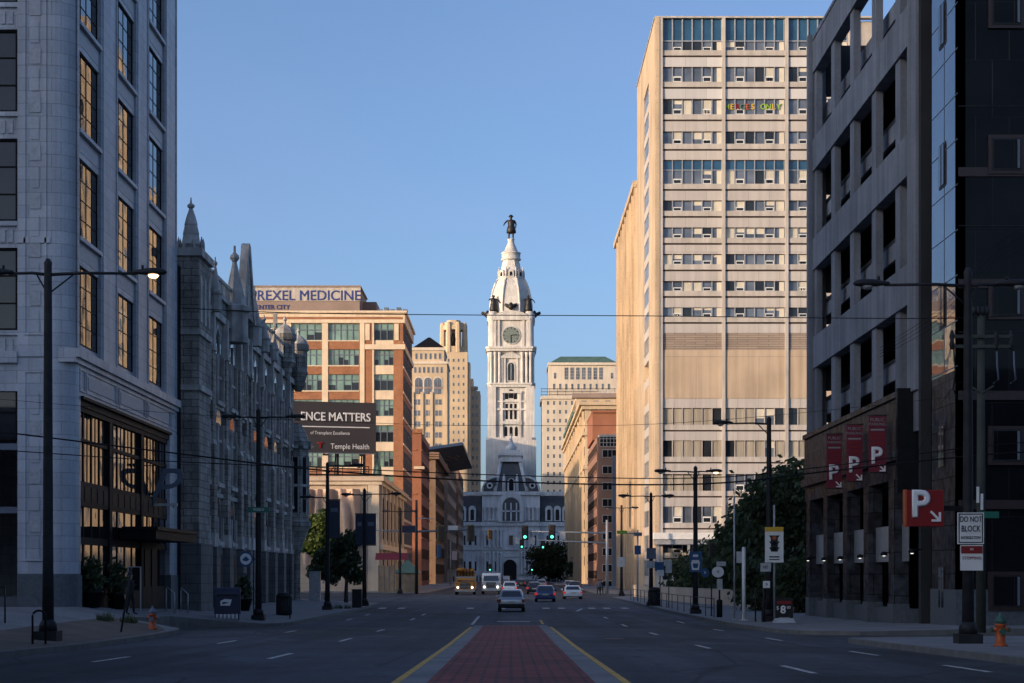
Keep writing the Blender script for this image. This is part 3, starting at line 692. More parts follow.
text('A NEW VISION', .36, M @ T(-9.4, -.03, zt-5.95), 'panel_text', BB)

D = thing('medical_college_building', 'cream and brick office block with green windows and blue rooftop lettering', 'building', (-17.2, 275, -2.5))
XR = X(403, 275); S = face_s(XR, 275); FL = face_l(XR, 275); RT = Z(311, 275)
b = MB(S); Lw = -27
rows = [Z(y, 275) for y in (340.2, 365.2, 390.4, 416, 442, 467)]+[Z(467, 275)-4.03*k for k in range(1, 5)]
WH = 2.6
def px(p): return X(p, 275)-XR
b.box(Lw, 0, 1.0, 25, -3, RT-1.2, 'brick')
b.box(Lw, .3, -.15, 25, RT-1.9, RT, 'cream'); b.box(Lw, .6, -.5, 25.2, RT-.35, RT, 'cream'); b.box(Lw, 0, -.16, 0, RT-1.35, RT-.95, 'brick')
bays = [(px(328), px(359)), (px(291), px(322)), (px(254), px(285))]
sb = (px(374), px(393.5))
for u0, u1 in bays+[sb]:
    b.box(u0-.0, u1, .5, 1.0, -3, RT-1.9, 'cream')
edges = sorted([e for bb in bays+[sb] for e in bb])
xs = [Lw]+edges+[0]
for i in range(0, len(xs), 2):
    b.box(xs[i], xs[i+1], 0, 1.0, -3, RT-1.9, 'cream' if i < len(xs)-4 else 'brick')
b.box(px(360), px(364.5), -.12, 0, -3, RT-1.9, 'cream'); b.box(px(372.3), sb[0]-.0, -.1, 0, -3, RT-1.9, 'cream')
for z in rows:
    for u0, u1 in bays: b.box(u0, u1, .12, .5, z-1.43, z-.18, 'brick'); b.box(u0, u1, .0, .5, z-.18, z, 'cream')
    b.box(sb[0], sb[1], .08, .5, z-1.43, z, 'cream')
b.box(px(365), .35, -.3, 0, Z(349.5, 275), Z(344.5, 275), 'cream')
for p in (367.5, 396.5): b.box(px(p-2.2), px(p+2.2), -.12, 0, rows[0], rows[0]+WH, 'cream')
b.M = FL
for z in rows: b.box(0, 25, -.1, 0, z-.5, z-.15, 'cream')
b.box(0, 25, -.3, 0, Z(349.5, 275), Z(344.5, 275), 'cream')
b.build('wall', D)
W = Wins(D)
def gw(w, n):
    q = MB(); q.box(0, w, 0, .05, 0, WH, 'g_green')
    for i in range(n+1): q.box(max(0, w*i/n-.05), min(w, w*i/n+.05), -.1, -.002, 0, WH, 'lead')
    q.box(0, w, -.09, -.003, WH*.62, WH*.68, 'lead')
    r = random.Random(n)
    for i in range(n):
        if r.random() < .55: q.box(w*i/n+.08, w*(i+1)/n-.08, -.012, -.004, .1, WH*r.choice((.35, .5, .6)), 'g_dark')
    return q
w1, w2 = [gw(bays[0][1]-bays[0][0], n) for n in (5, 6, 4)], [gw(sb[1]-sb[0], n) for n in (3, 4)]
for j, z in enumerate(rows):
    for i, (u0, u1) in enumerate(bays): W.add(w1[(i*2+j) % 3], S @ T(u0, .4, z))
    W.add(w2[j % 2], S @ T(sb[0], .4, z))
wl2 = gw(2.4, 2)
for z in rows:
    for i in range(5): W.add(wl2, FL @ T(1.6+i*4.7, -.02, z))
W.done()
b = MB(S); pr = px(358)
b.box(Lw, pr, 3, 16, RT, Z(283, 275), 'taupe'); b.box(Lw, pr+.15, 2.9, 3, Z(298, 275), Z(283, 275), 'ledge'); b.box(pr, px(372), 9, 16, RT, Z(293, 275), 'taupe')
b.box(Lw, pr+.2, 2.7, 16, Z(284, 275), Z(282.5, 275), 'taupe'); b.build('rooftop_plant_room', D)
b = MB(S)
for i in range(5): b.box(px(376)+i*1.0, px(376)+i*1.0+.7, 4, 6, RT, RT+.9+.3*(i % 2), 'lead')
b.build('rooftop_units', D)
text('DREXEL MEDICINE', 2.25, S @ T(px(301.5), 2.86, Z(293, 275)), 'navy_text', D, sx=.98, bold=.02)
text('CENTER CITY', 1.0, S @ T(px(268), 2.95, Z(304.5, 275)), 'navy_text', D, sx=1.0, bold=.02)

# ------------------------------------------------------------------ generic street blocks
def block(name, label, x0, x1, y0, y1, zt, k, front=None, side=None, kf=None, zb=-3.0, cornice=None, rows=None, pitch=4.0, ww=1.4, wh=2.0, cols=(0, 0), scol=0, gk='g_warm', sgk='g_dark', sill=True, z1=None, mull=2, extra=None, cat='building'):
    """a block facing the camera (front at y0) with windows on the front and on its street side"""
    left = x1 < 0
    t = thing(name, label, cat, ((x1 if left else x0), y0, -2.5))
    b = MB(); b.box(x0, x1, y0, y1, zb, zt, k)
    if cornice:
        for h, o, kk in cornice: b.box(x0-o, x1+o, y0-o, y1+o, h[0], h[1], kk)
    W = Wins(t); z1 = z1 or zt-1.2
    wm = window_mb(ww, wh, mull, 2, gk, 'bronze' if gk != 'g_warm' else 'ledge', .1, .06); wd = window_mb(ww, wh, mull, 2, sgk, 'bronze', .1, .06)
    zs = []; z = z1-wh
    while z > -1.5: zs.append(z); z -= pitch
    n = cols[0]
    if n:
        u0, u1 = cols[1]
        for z in zs:
            for i in range(n):
                u = u0+(u1-u0)*(i+.5)/n
                W.add(wm, face_s(u-ww/2, y0-.012) @ T(0, 0, z))
            if sill: b.box(u0, u1, y0-.16, y0-.001, z-.32, z-.1, k)
    if scol:
        f = face_l(x1+.012, y0) if left else face_r(x0-.012, y1)
        D_ = y1-y0
        for z in zs:
            for i in range(scol): W.add(wd, f @ T(D_*(i+.5)/scol-ww/2, 0, z))
            if sill:
                if left: b.box(x1+.001, x1+.16, y0, y1, z-.32, z-.1, k)
                else: b.box(x0-.16, x0-.001, y0, y1, z-.32, z-.1, k)
    if extra: extra(b)
    b.build('wall', t); W.done(); return t
# left row beyond the medical building
def ex1(b): b.box(-40, -16.9, 329.7, 331, Z(432, 330)-.2, Z(432, 330)+.6, 'brick'); b.box(-18.5, -16.5, 329.4, 331, 20, 20.5, 'cream')
block('brick_warehouse', 'sunlit red-brick block with a thin cream band, next beyond the office block with rooftop lettering', -45, -17.1, 330, 362, Z(432, 330), 'red_brick2', cols=(7, (-44, -18)), scol=7, gk='g_dark', ww=1.8, extra=ex1, pitch=4.2)
def ex2(b):
    for i in range(3): b.box(-40, -16.2, 389.2, 460, Z(452, 390)-1.6+i*.55, Z(452, 390)-1.2+i*.55, 'brown_brick')
block('loft_building', 'dark narrow brown brick loft building with heavy cornice on the left row', -45, -17.0, 390, 440, Z(452, 390), 'brown_brick', cols=(8, (-44, -18)), scol=9, gk='g_dark', ww=2.2, wh=2.4, extra=ex2)
def ex3(b):
    b.box(-50, -16.5, 464.4, 466, Z(462, 465), Z(456, 465), 'ledge')
    for i in range(4): b.box(-17.3, -15.4, 470+i*14, 479+i*14, 6+0*i, 7, 'grey_stone')
block('convention_hall', 'grey stone hall beneath the tilted blue-grey roof slab', -55, -17.1, 465, 540, Z(457, 465), 'grey_stone', cols=(6, (-54, -19)), scol=9, gk='g_dark', ww=3, wh=3, pitch=5.2, extra=ex3)
RS = thing('roof_slab', 'tilted blue-grey roof slab reaching out over the street, with rust-coloured soffit streaks', 'canopy', (-18, 462, 20))
b = MB(); q = [at(427, 450, 450), at(463, 445, 450), at(472.5, 468.5, 474), at(448, 472, 474)]
up_ = [p+Vector((0, .5, .8)) for p in q]
b.add([tuple(p) for p in q]+[tuple(p) for p in up_], [(0, 1, 2, 3), (7, 6, 5, 4), (0, 4, 5, 1), (1, 5, 6, 2), (2, 6, 7, 3), (3, 7, 4, 0)], 'lead'); b.build('slab', RS)
b = MB()
for i in range(7):
    t0 = .15+.09*i; a = q[0].lerp(q[3], .35+.05*(i % 3)).lerp(q[1].lerp(q[2], .35+.05*(i % 3)), t0)
    c = a.lerp(q[2], .16); b.tube([a+Vector((0, -.25, -.1)), c+Vector((0, -.25, -.1))], .12, 'taupe', 4)
b.build('soffit_strip', RS)
b = MB(); b.tube([(-17.4, 468, Z(472, 465)), q[3]+Vector((-.2, 0, .2))], .3, 'lead'); b.tube([(-17.4, 470, Z(458, 465)), q[0].lerp(q[3], .3)], .3, 'lead'); b.build('bracket', RS)
block('corner_office_block', 'brown office block at the far end of the left row beside the city hall', -60, X(458.5, 545), 545, 600, Z(470, 545), 'brown_brick', cols=(7, (-58, -18)), scol=8, gk='g_dark', pitch=4.4)

# tall left towers behind the row
A = thing('pyramid_roof_tower', 'buff tower with arched windows and a dark pyramid roof, left of the city hall', 'building', (X(430, 620), 620, -2.5))
d = 620; x0, x1 = X(385, d), X(447, d); b = MB()
b.box(x0, x1, d, d+25, -3, Z(362, d), 'buff_stone'); b.box(x0, X(444, d), d+1, d+25, Z(362, d), Z(347, d), 'buff_stone')
b.box(x0-.3, x1+.3, d-.4, d+25, Z(364, d), Z(361.5, d), 'pale_stone'); b.box(x0-.3, X(444.7, d), d+.6, d+25, Z(350, d), Z(347.5, d), 'pale_stone')
for p in (412.5, 422, 431.5, 446): b.box(X(p, d)-.55, X(p, d)+.5, d-.5, d, -3, Z(392, d), 'buff_stone')
b.build('wall', A)
b = MB(); r0, r1 = X(413, d), X(444, d); apx = (X(428, d), d+9, Z(334, d))
b.add([(r0, d+1, Z(347, d)), (r1, d+1, Z(347, d)), (r1, d+17, Z(347, d)), (r0, d+17, Z(347, d)), (apx[0]-.4, apx[1], apx[2]), (apx[0]+.4, apx[1], apx[2])], [(0, 1, 5, 4), (1, 2, 5), (2, 3, 4, 5), (3, 0, 4), (3, 2, 1, 0)], 'bronze'); b.build('pyramid_roof', A)
W = Wins(A)
aw = MB(); aw.prism(arch_pts(0, 3.4, 0, 4.6), -.15, .0, 'pale_stone'); aw.prism(arch_pts(.35, 3.05, 0, 4.5), -.2, -.151, 'g_warm'); aw.box(.3, 3.1, -.3, -.19, 1.9, 2.5, 'taupe'); aw.box(1.6, 1.8, -.3, -.201, 0, 5.6, 'taupe')
for p in (415, 424.2, 434): W.add(aw, face_s(X(p-1, d), d-.01) @ T(0, 0, Z(394, d)))
sw = window_mb(1.25, 2.1, 1, 2, 'g_warm', 'ledge', .1, .06)
for yy in (405, 416, 427, 438, 449, 460):
    for p in (413.8, 417.5, 425.3, 429, 434.8, 438.5): W.add(sw, face_s(X(p, d), d-.012) @ T(0, 0, Z(yy, d)))
nw = window_mb(.9, 2.2, 1, 1, 'g_warm', 'ledge', .08, .06)
for i in range(7): W.add(nw, face_s(X(414+i*4.4, d), d-.012) @ T(0, 0, Z(373, d)))
for i in range(6): W.add(nw, face_s(X(415+i*4.7, d), d+.988) @ T(0, 0, Z(359, d)))
W.done()
C = thing('octagonal_crown_tower', 'tall buff tower ending in an open octagonal crown, left of the city hall', 'building', (X(454, 860), 860, -2.5)); d = 860
b = MB(); b.box(X(436, d), X(467.5, d), d, d+14, -3, Z(352, d), 'buff_stone'); b.box(X(438, d), X(470, d), d+1, d+14, -3, Z(362, d), 'buff_stone'); b.build('wall', C)
b = MB(); o = (X(453.3, d), d+6.5); rr = 6.6
for i in range(8):
    a = 2*math.pi*(i+.5)/8; b.lathe([(1.5, Z(352, d)), (1.25, Z(330, d)), (1.2, Z(324, d)), (.7, Z(321.5, d))], 'buff_stone', (o[0]+(rr-.6)*math.cos(a), o[1]+(rr-.6)*math.sin(a)), 6, False)
b.lathe([(rr*.98, Z(329, d)), (rr*.98, Z(324.5, d)), (rr*.86, Z(324, d)), (rr*.84, Z(321.5, d)), (rr*.6, Z(321, d)), (rr*.55, Z(319, d)), (rr*.3, Z(318.6, d))], 'buff_stone', o, 8, False, .5)
b.lathe([(rr*.55, Z(352, d)), (rr*.55, Z(326, d))], 'grey_stone', o, 8, False, .5); b.lathe([(rr*1.05, Z(354, d)), (rr*1.05, Z(346, d))], 'buff_stone', o, 8, False, .5)
b.lathe([(1.3, Z(346, d)), (1.5, Z(338, d)), (.6, Z(333, d))], 'bronze', (o[0], o[1]-5.0), 8); b.build('crown', C)
W = Wins(C); sw2 = window_mb(1.0, 1.7, 1, 1, 'g_warm', 'ledge', .1, .06)
for j in range(14):
    for i in range(6): W.add(sw2, face_s(X(437.5+i*5, d), d-.012) @ T(0, 0, Z(362+j*8, d)))
W.done()
def shoulders(b):
    d = 880; b.box(X(458, d), X(476, d), d+1, d+20, Z(392, d), Z(386, d), 'tan_stone')
    b.box(X(455, d), X(473, d), d+3, d+20, Z(386, d), Z(378, d), 'tan_stone')
    for p in (457, 461, 465, 469, 473, 477): b.box(X(p, d)-.5, X(p, d)+.5, d-.2, d+1, Z(390, d), Z(386.5, d), 'tan_stone')
block('stepped_pale_tower', 'pale stepped office tower of many small windows just left of the city hall', X(440, 880), X(480, 880), 880, 905, Z(391, 880), 'tan_stone', cols=(9, (X(442, 880), X(479, 880))), scol=0, ww=1.05, wh=1.9, pitch=4.35, z1=Z(396, 880), mull=1, sill=False, extra=shoulders)
def annex(b): b.box(X(478, 870), X(485, 870), 870, 884, -3, Z(436, 870), 'pale_stone')

# ------------------------------------------------------------------ city hall
CHD = 760; TD = 790
CH = thing('city_hall', 'pale stone city hall with mansard roofs and tall clock tower ending the street', 'building', (0, CHD, -2.5))
b = MB(); c = lambda p: X(p, CHD); zc = lambda p: Z(p, CHD)
b.box(-60, 60, CHD+2, CHD+34, -3, zc(526), 'marble_dark'); b.box(c(482), c(540), CHD, CHD+34, -3, zc(492), 'marble_dark')
for yy, hh, o in ((550, 3, .7), (526, 4, .8), (557, 1.2, .4)):
    b.box(-60, 60, CHD+2-o, CHD+2, zc(yy), zc(yy-hh), 'marble_dark'); b.box(c(481.5)-o*.3, c(540.5)+o*.3, CHD-o, CHD, zc(yy)+.05, zc(yy-hh)-.05, 'marble_dark')
b.box(c(481), c(541), CHD-1, CHD+34, zc(495), zc(491.5), 'marble_dark')
b.box(-61, 61, CHD+1.2, CHD+3, zc(495), zc(491.5)-.1, 'marble_dark')
# engaged columns
for yb, yt in ((575, 552), (548, 530), (521, 507)):
    for p in (485, 489.5, 493.5, 497.5, 501, 521.5, 525, 529, 533, 537.5):
        b.lathe([(.75, zc(yb)), (.62, zc(yb)+.6), (.55, zc(yt)-.8), (.8, zc(yt))], 'marble_dark', (c(p), CHD-.5), 8)
    if yb > 530:
        for p in (462, 467, 473, 478, 545, 550, 556, 561): b.box(c(p)-.7, c(p)+.7, CHD+1.5, CHD+2, zc(yb), zc(yt), 'marble_dark')
# arched gable over the centre
b.prism(arch_pts(c(498), c(524), zc(522), zc(505)), CHD-1.6, CHD, 'marble_dark')
b.build('wall', CH)
b = MB()
b.prism(arch_pts(c(503.5), c(516.5), -3, zc(566)), CHD-1.0, CHD-.01, 'black'); b.build('archway', CH)
b = MB()
ar = arch_pts(c(502.5), c(519.5), zc(521), zc(506)); b.prism(ar, CHD-1.75, CHD-1.61, 'slate')
for p in (505.5, 511, 516.5): b.box(c(p)-.3, c(p)+.3, CHD-2.0, CHD-1.76, zc(521), zc(503), 'marble_dark')
b.box(c(501), c(521), CHD-2.0, CHD-1.77, zc(512), zc(510.6), 'marble_dark'); b.build('arched_window', CH)
W = Wins(CH)
rw = MB(); rw.prism(arch_pts(-1.3, 1.3, -.6, 4.0), -.5, 0, 'marble_dark'); rw.prism(arch_pts(-.85, .85, 0, 4.0), -.55, -.501, 'g_dark'); rw.box(-.08, .08, -.6, -.551, 0, 4.8, 'marble_dark')
sq = MB(); sq.box(-1.2, 1.2, -.4, 0, -.5, 4.6, 'marble_dark'); sq.box(-.85, .85, -.45, -.401, 0, 4.2, 'g_dark'); sq.prism([(-1.5, 4.6), (1.5, 4.6), (0, 5.5)], -.5, 0, 'marble_dark')
for p in (491.5, 531): W.add(rw, T(c(p), CHD-.01, zc(519)))
for p in (487, 511, 535): W.add(sq, T(c(p), CHD-.01, zc(545)))
for p in (487, 495, 527, 535): W.add(sq, T(c(p), CHD-.01, zc(571)))
for p in (464.5, 470, 475.5, 547.5, 553, 558.5, 564): W.add(sq, T(c(p), CHD+1.99, zc(545))); W.add(sq, T(c(p), CHD+1.99, zc(571)))
W.done()
b = MB()                                              # roofs
b.prismz([(-60, CHD+2.5), (c(481), CHD+2.5), (c(481), CHD+30), (-60, CHD+30)], zc(522), zc(495), 'slate', [(-60, CHD+7), (c(481), CHD+7), (c(481), CHD+26), (-60, CHD+26)])
b.prismz([(c(541), CHD+2.5), (60, CHD+2.5), (60, CHD+30), (c(541), CHD+30)], zc(522), zc(495), 'slate', [(c(541), CHD+7), (60, CHD+7), (60, CHD+26), (c(541), CHD+26)])
zr0, zr1 = zc(491), zc(460)
b.prismz([(c(495), CHD+1), (c(527), CHD+1), (c(527), CHD+26), (c(495), CHD+26)], zr0, zr1, 'slate', [(c(501), CHD+6), (c(520), CHD+6), (c(520), CHD+22), (c(501), CHD+22)])
for s in (-1, 1):
    prof = [(0, 0)]+[(6.0*math.sin(R(90-i*11.25)), 6.0*math.cos(R(90-i*11.25))*1.0) for i in range(0, 9)]
    x_ = c(496.5) if s < 0 else c(525.5)
    b.prism([(x_+s*u*1.0, zr0+v) for u, v in prof], CHD+.8, CHD+20, 'slate')
b.build('mansard_roof', CH)
b = MB()                                              # pale frames of the roof
for s in (-1, 1):
    p0, p1 = (495, 501) if s < 0 else (527, 520)
    b.tube([(c(p0), CHD+.8, zr0), (c(p1), CHD+5.6, zr1)], .85, 'marble_dark', 6)
    x_ = c(496.5) if s < 0 else c(525.5)
    b.tube([(x_+s*6.2*math.sin(R(a)), CHD+.6, zr0+6.2*math.cos(R(a))) for a in range(0, 91, 15)], .55, 'marble_dark', 6)
    q = MB(); n = 14
    q.disc(x_+s*3.0, CHD+.2, zr0+2.4, 1.35, .5, 'marble_dark', n); q.disc(x_+s*3.0, CHD+.05, zr0+2.4, .75, .2, 'black', n); b.join(q, Matrix.Identity(4))
b.box(c(499.5), c(521.5), CHD+4, CHD+24, zc(461), zc(455), 'marble_dark'); b.box(c(498), c(523), CHD+3.2, CHD+24, zc(455), zc(452.5), 'marble_dark'); b.box(c(501), c(520), CHD+5, CHD+22, zc(452.5), zc(449), 'marble_dark')
b.prism(arch_pts(c(507.5), c(515), zr0, zc(482)), CHD-.2, CHD+5, 'marble_dark')
for p in (504, 517): b.lathe([(.9, zr0), (.7, zc(480)), (.3, zc(474))], 'marble_dark', (c(p), CHD+.8), 8)
for p in (511,): b.lathe([(2.2, zc(449)), (2.6, zc(446)), (1.1, zc(443)), (.4, zc(436)), (.1, zc(432))], 'marble_dark', (c(p), CHD+8), 8)
b.build('roof_frame', CH)
b = MB(); b.prism(arch_pts(c(509), c(513.5), zr0+.2, zc(481)), CHD-.4, CHD-.21, 'black'); b.build('roof_window', CH)
Wd = Wins(CH, 'dormer'); dm = MB(); dm.prism(arch_pts(-1.6, 1.6, 0, 5.2), 0, 5, 'marble_dark'); dm.prism(arch_pts(-.8, .8, .4, 4.4), -.06, -.001, 'g_dark')
for p in (456, 462.3, 472.2, 549, 557.5, 566): Wd.add(dm, T(c(p), CHD+1.8, zc(521)))
Wd.done()
# tower
t = lambda p: X(p, TD); zt_ = lambda p: Z(p, TD)
b = MB(); hw = 10.6; cy = TD+hw
def sq_stage(b, h, z0, z1, k, ch=.0):
    if not ch: b.box(-h, h, cy-h, cy+h, z0, z1, k)
    else:
        o = [(-h+ch, -h), (h-ch, -h), (h, -h+ch), (h, h-ch), (h-ch, h), (-h+ch, h), (-h, h-ch), (-h, -h+ch)]
        b.prismz([(x, cy+y) for x, y in o], z0, z1, k)
sq_stage(b, hw+.9, -3, zt_(440), 'marble'); sq_stage(b, hw-1.0, zt_(440), zt_(386), 'marble', 1.2)
for s in (-1, 1):                                      # corner piers
    for q in (-1, 1): b.box(s*(hw-1.8)-1.9, s*(hw-1.8)+1.9, cy+q*(hw-1.8)-1.9, cy+q*(hw-1.8)+1.9, zt_(442), zt_(386), 'marble')
for yy, o, hh in ((443, 1.3, 2.5), (410, .35, .8), (402, .2, .7), (387, .8, 1.6), (384.5, 1.2, .8), (351, 1.3, 1.8), (348.5, 1.7, .9)):
    sq_stage(b, hw+o-.6, zt_(yy), zt_(yy)+hh, 'marble', 1.6)
sq_stage(b, hw-1.4, zt_(386), zt_(350), 'marble', 2.2)
for M_ in (Matrix.Identity(4), T(0, cy) @ rotz(R(90)) @ T(0, -cy), T(0, cy) @ rotz(R(-90)) @ T(0, -cy)):
    q = MB(M_)
    for u in (-9, -7.2, -5.2, 5.2, 7.2, 9): q.lathe([(.85, zt_(384)), (.7, zt_(382)), (.62, zt_(357)), (.95, zt_(354)), (.95, zt_(352))], 'marble', (u, cy-hw+.6), 8)
    for u in (-4.3, 4.3, -2.9, 2.9): q.box(u-.45, u+.45, cy-hw+.5, cy-hw+1.4, zt_(384), zt_(358), 'marble')
    q.prism([(-4.6, zt_(356)), (4.6, zt_(356)), (0, zt_(351))], cy-hw+.2, cy-hw+1.4, 'marble')
    q.box(-5, 5, cy-hw+.2, cy-hw+1.4, zt_(358), zt_(356), 'marble')
    for u in (-4.2, 4.2): q.box(u-.5, u+.5, cy-hw+.3, cy-hw+1.2, zt_(438), zt_(392), 'marble')
    q.box(-5, 5, cy-hw+.2, cy-hw+1.2, zt_(393), zt_(391), 'marble'); q.box(-5, 5, cy-hw+.2, cy-hw+1.2, zt_(424), zt_(421), 'marble')
    # clock stage
    q.box(-8.2, 8.2, cy-hw+.9, cy, zt_(347), zt_(318), 'marble')
    for u in (-7.3, -5.6, 5.6, 7.3): q.box(u-.55, u+.55, cy-hw+.2, cy-hw+.9, zt_(347), zt_(320), 'marble')
    q.prism([(-8.6, zt_(320)), (8.6, zt_(320)), (8.6, zt_(318))]+[(8.0*math.cos(R(a)), zt_(318)+3.4*math.sin(R(a))) for a in range(0, 181, 15)]+[(-8.6, zt_(318))], cy-hw-.4, cy-hw+4, 'marble')
    n = 24
    q.prism([(4.3*math.cos(R(a)), zt_(335)+4.3*math.sin(R(a))) for a in range(0, 360, 15)], cy-hw+.5, cy-hw+.9, 'marble')
    b.join(q, Matrix.Identity(4))
sq_stage(b, hw-2.6, zt_(350), zt_(313), 'marble', 3.2)
for s in (-1, 1):
    for q in (-1, 1):
        o = (s*(hw-2.2), cy+q*(hw-2.2)); b.lathe([(2.3, zt_(347)), (2.1, zt_(345)), (2.0, zt_(322)), (2.6, zt_(319)), (2.6, zt_(316)), (1.9, zt_(315)), (1.8, zt_(311))], 'marble', o, 10)
b.build('tower_shaft', CH)
b = MB(); o = (0, cy)
prof = [(9.4, 314), (9.6, 309), (9.5, 303), (9.0, 296), (8.2, 288), (7.0, 281), (5.9, 276.5)]
b.lathe([(r/math.cos(R(22.5)), zt_(y)) for r, y in prof], 'marble', o, 8, False, .5)
for i in range(8):
    a = 2*math.pi*(i+.5)/8; b.tube([(o[0]+(r+.75)*math.cos(a), o[1]+(r+.75)*math.sin(a), zt_(y)) for r, y in prof], .55, 'marble', 6, False)
b.lathe([(6.4, zt_(277)), (6.6, zt_(275)), (6.2, zt_(274)), (5.5, zt_(273)), (5.1, zt_(268)), (4.4, zt_(260)), (3.9, zt_(257))], 'marble', o, 8, False, .5)
for i in range(8):
    a = 2*math.pi*i/8; q = MB(T(*o) @ rotz(a)); q.prism(arch_pts(-1.3, 1.3, zt_(275), zt_(270)), -6.3, -4.6, 'marble'); q.prism(arch_pts(-.6, .6, zt_(274), zt_(271)), -6.36, -6.31, 'black'); b.join(q, Matrix.Identity(4))
    a2 = a+R(22.5); b.lathe([(.6, zt_(276)), (.5, zt_(268)), (.15, zt_(264))], 'marble', (o[0]+5.9*math.cos(a2), o[1]+5.9*math.sin(a2)), 6)
b.lathe([(3.9, zt_(257)), (4.7, zt_(256)), (4.7, zt_(254.8)), (4.3, zt_(254.6)), (4.3, zt_(250)), (4.6, zt_(249.6)), (4.6, zt_(248.6)), (3.4, zt_(248.4)), (2.6, zt_(244)), (1.6, zt_(239)), (1.4, zt_(236)), (1.7, zt_(235.4)), (1.7, zt_(234.8))], 'marble', o, 12)
b.build('tower_dome', CH)
W = Wins(CH, 'tower_window')
lw = MB(); lw.prism(arch_pts(-1.9, 1.9, 0, 7), -.5, 0, 'marble'); lw.prism(arch_pts(-1.45, 1.45, .3, 7), -.56, -.501, 'g_dark'); lw.box(-.1, .1, -.62, -.561, .3, 8, 'marble_dark')
slot = MB(); slot.box(-.55, .55, -.05, 0, 0, 7.0, 'black')
tri = MB(); tri.prism(arch_pts(-.75, .75, 0, 2.2), -.05, 0, 'black')
for M_ in (Matrix.Identity(4), T(0, cy) @ rotz(R(90)) @ T(0, -cy), T(0, cy) @ rotz(R(-90)) @ T(0, -cy)):
    W.add(lw, M_ @ T(0, cy-hw+1.4, zt_(381)))
    for u in (-2.0, 0, 2.0): W.add(slot, M_ @ T(u, cy-hw+.95, zt_(419)))
    for u in (-2.0, 2.0): W.add(tri, M_ @ T(u, cy-hw+.95, zt_(399)))
    W.add(tri, M_ @ T(0, cy-hw+.95, zt_(398)) @ Matrix.Diagonal((1.4, 1, 1.4, 1)))
    for u in (-2.4, 0, 2.4): W.add(tri, M_ @ T(u, cy-hw+.95, zt_(436)) @ Matrix.Diagonal((.9, 1, 1.5, 1)))
W.done()
for M_ in (Matrix.Identity(4), T(0, cy) @ rotz(R(90)) @ T(0, -cy), T(0, cy) @ rotz(R(-90)) @ T(0, -cy)):
    q = MB(M_); q.disc(0, cy-hw+.4, zt_(335), 3.9, .1, 'clock', 28); cf = q.build('clock_face', CH)
    q = MB(M_)
    for i in range(12):
        a = R(30*i); p = Vector((3.3*math.sin(a), cy-hw+.37, zt_(335)+3.3*math.cos(a))); d_ = Vector((math.sin(a), 0, math.cos(a)))
        q.tube([p-d_*.45, p+d_*.4], .16, 'bronze_statue', 4)
    q.tube([(0, cy-hw+.34, zt_(335)), (0, cy-hw+.34, zt_(335)-3.0)], .2, 'black', 4); q.tube([(0, cy-hw+.33, zt_(335)), (2.6, cy-hw+.33, zt_(335)+.1)], .2, 'black', 4)
    q.build('clock_hands', cf)

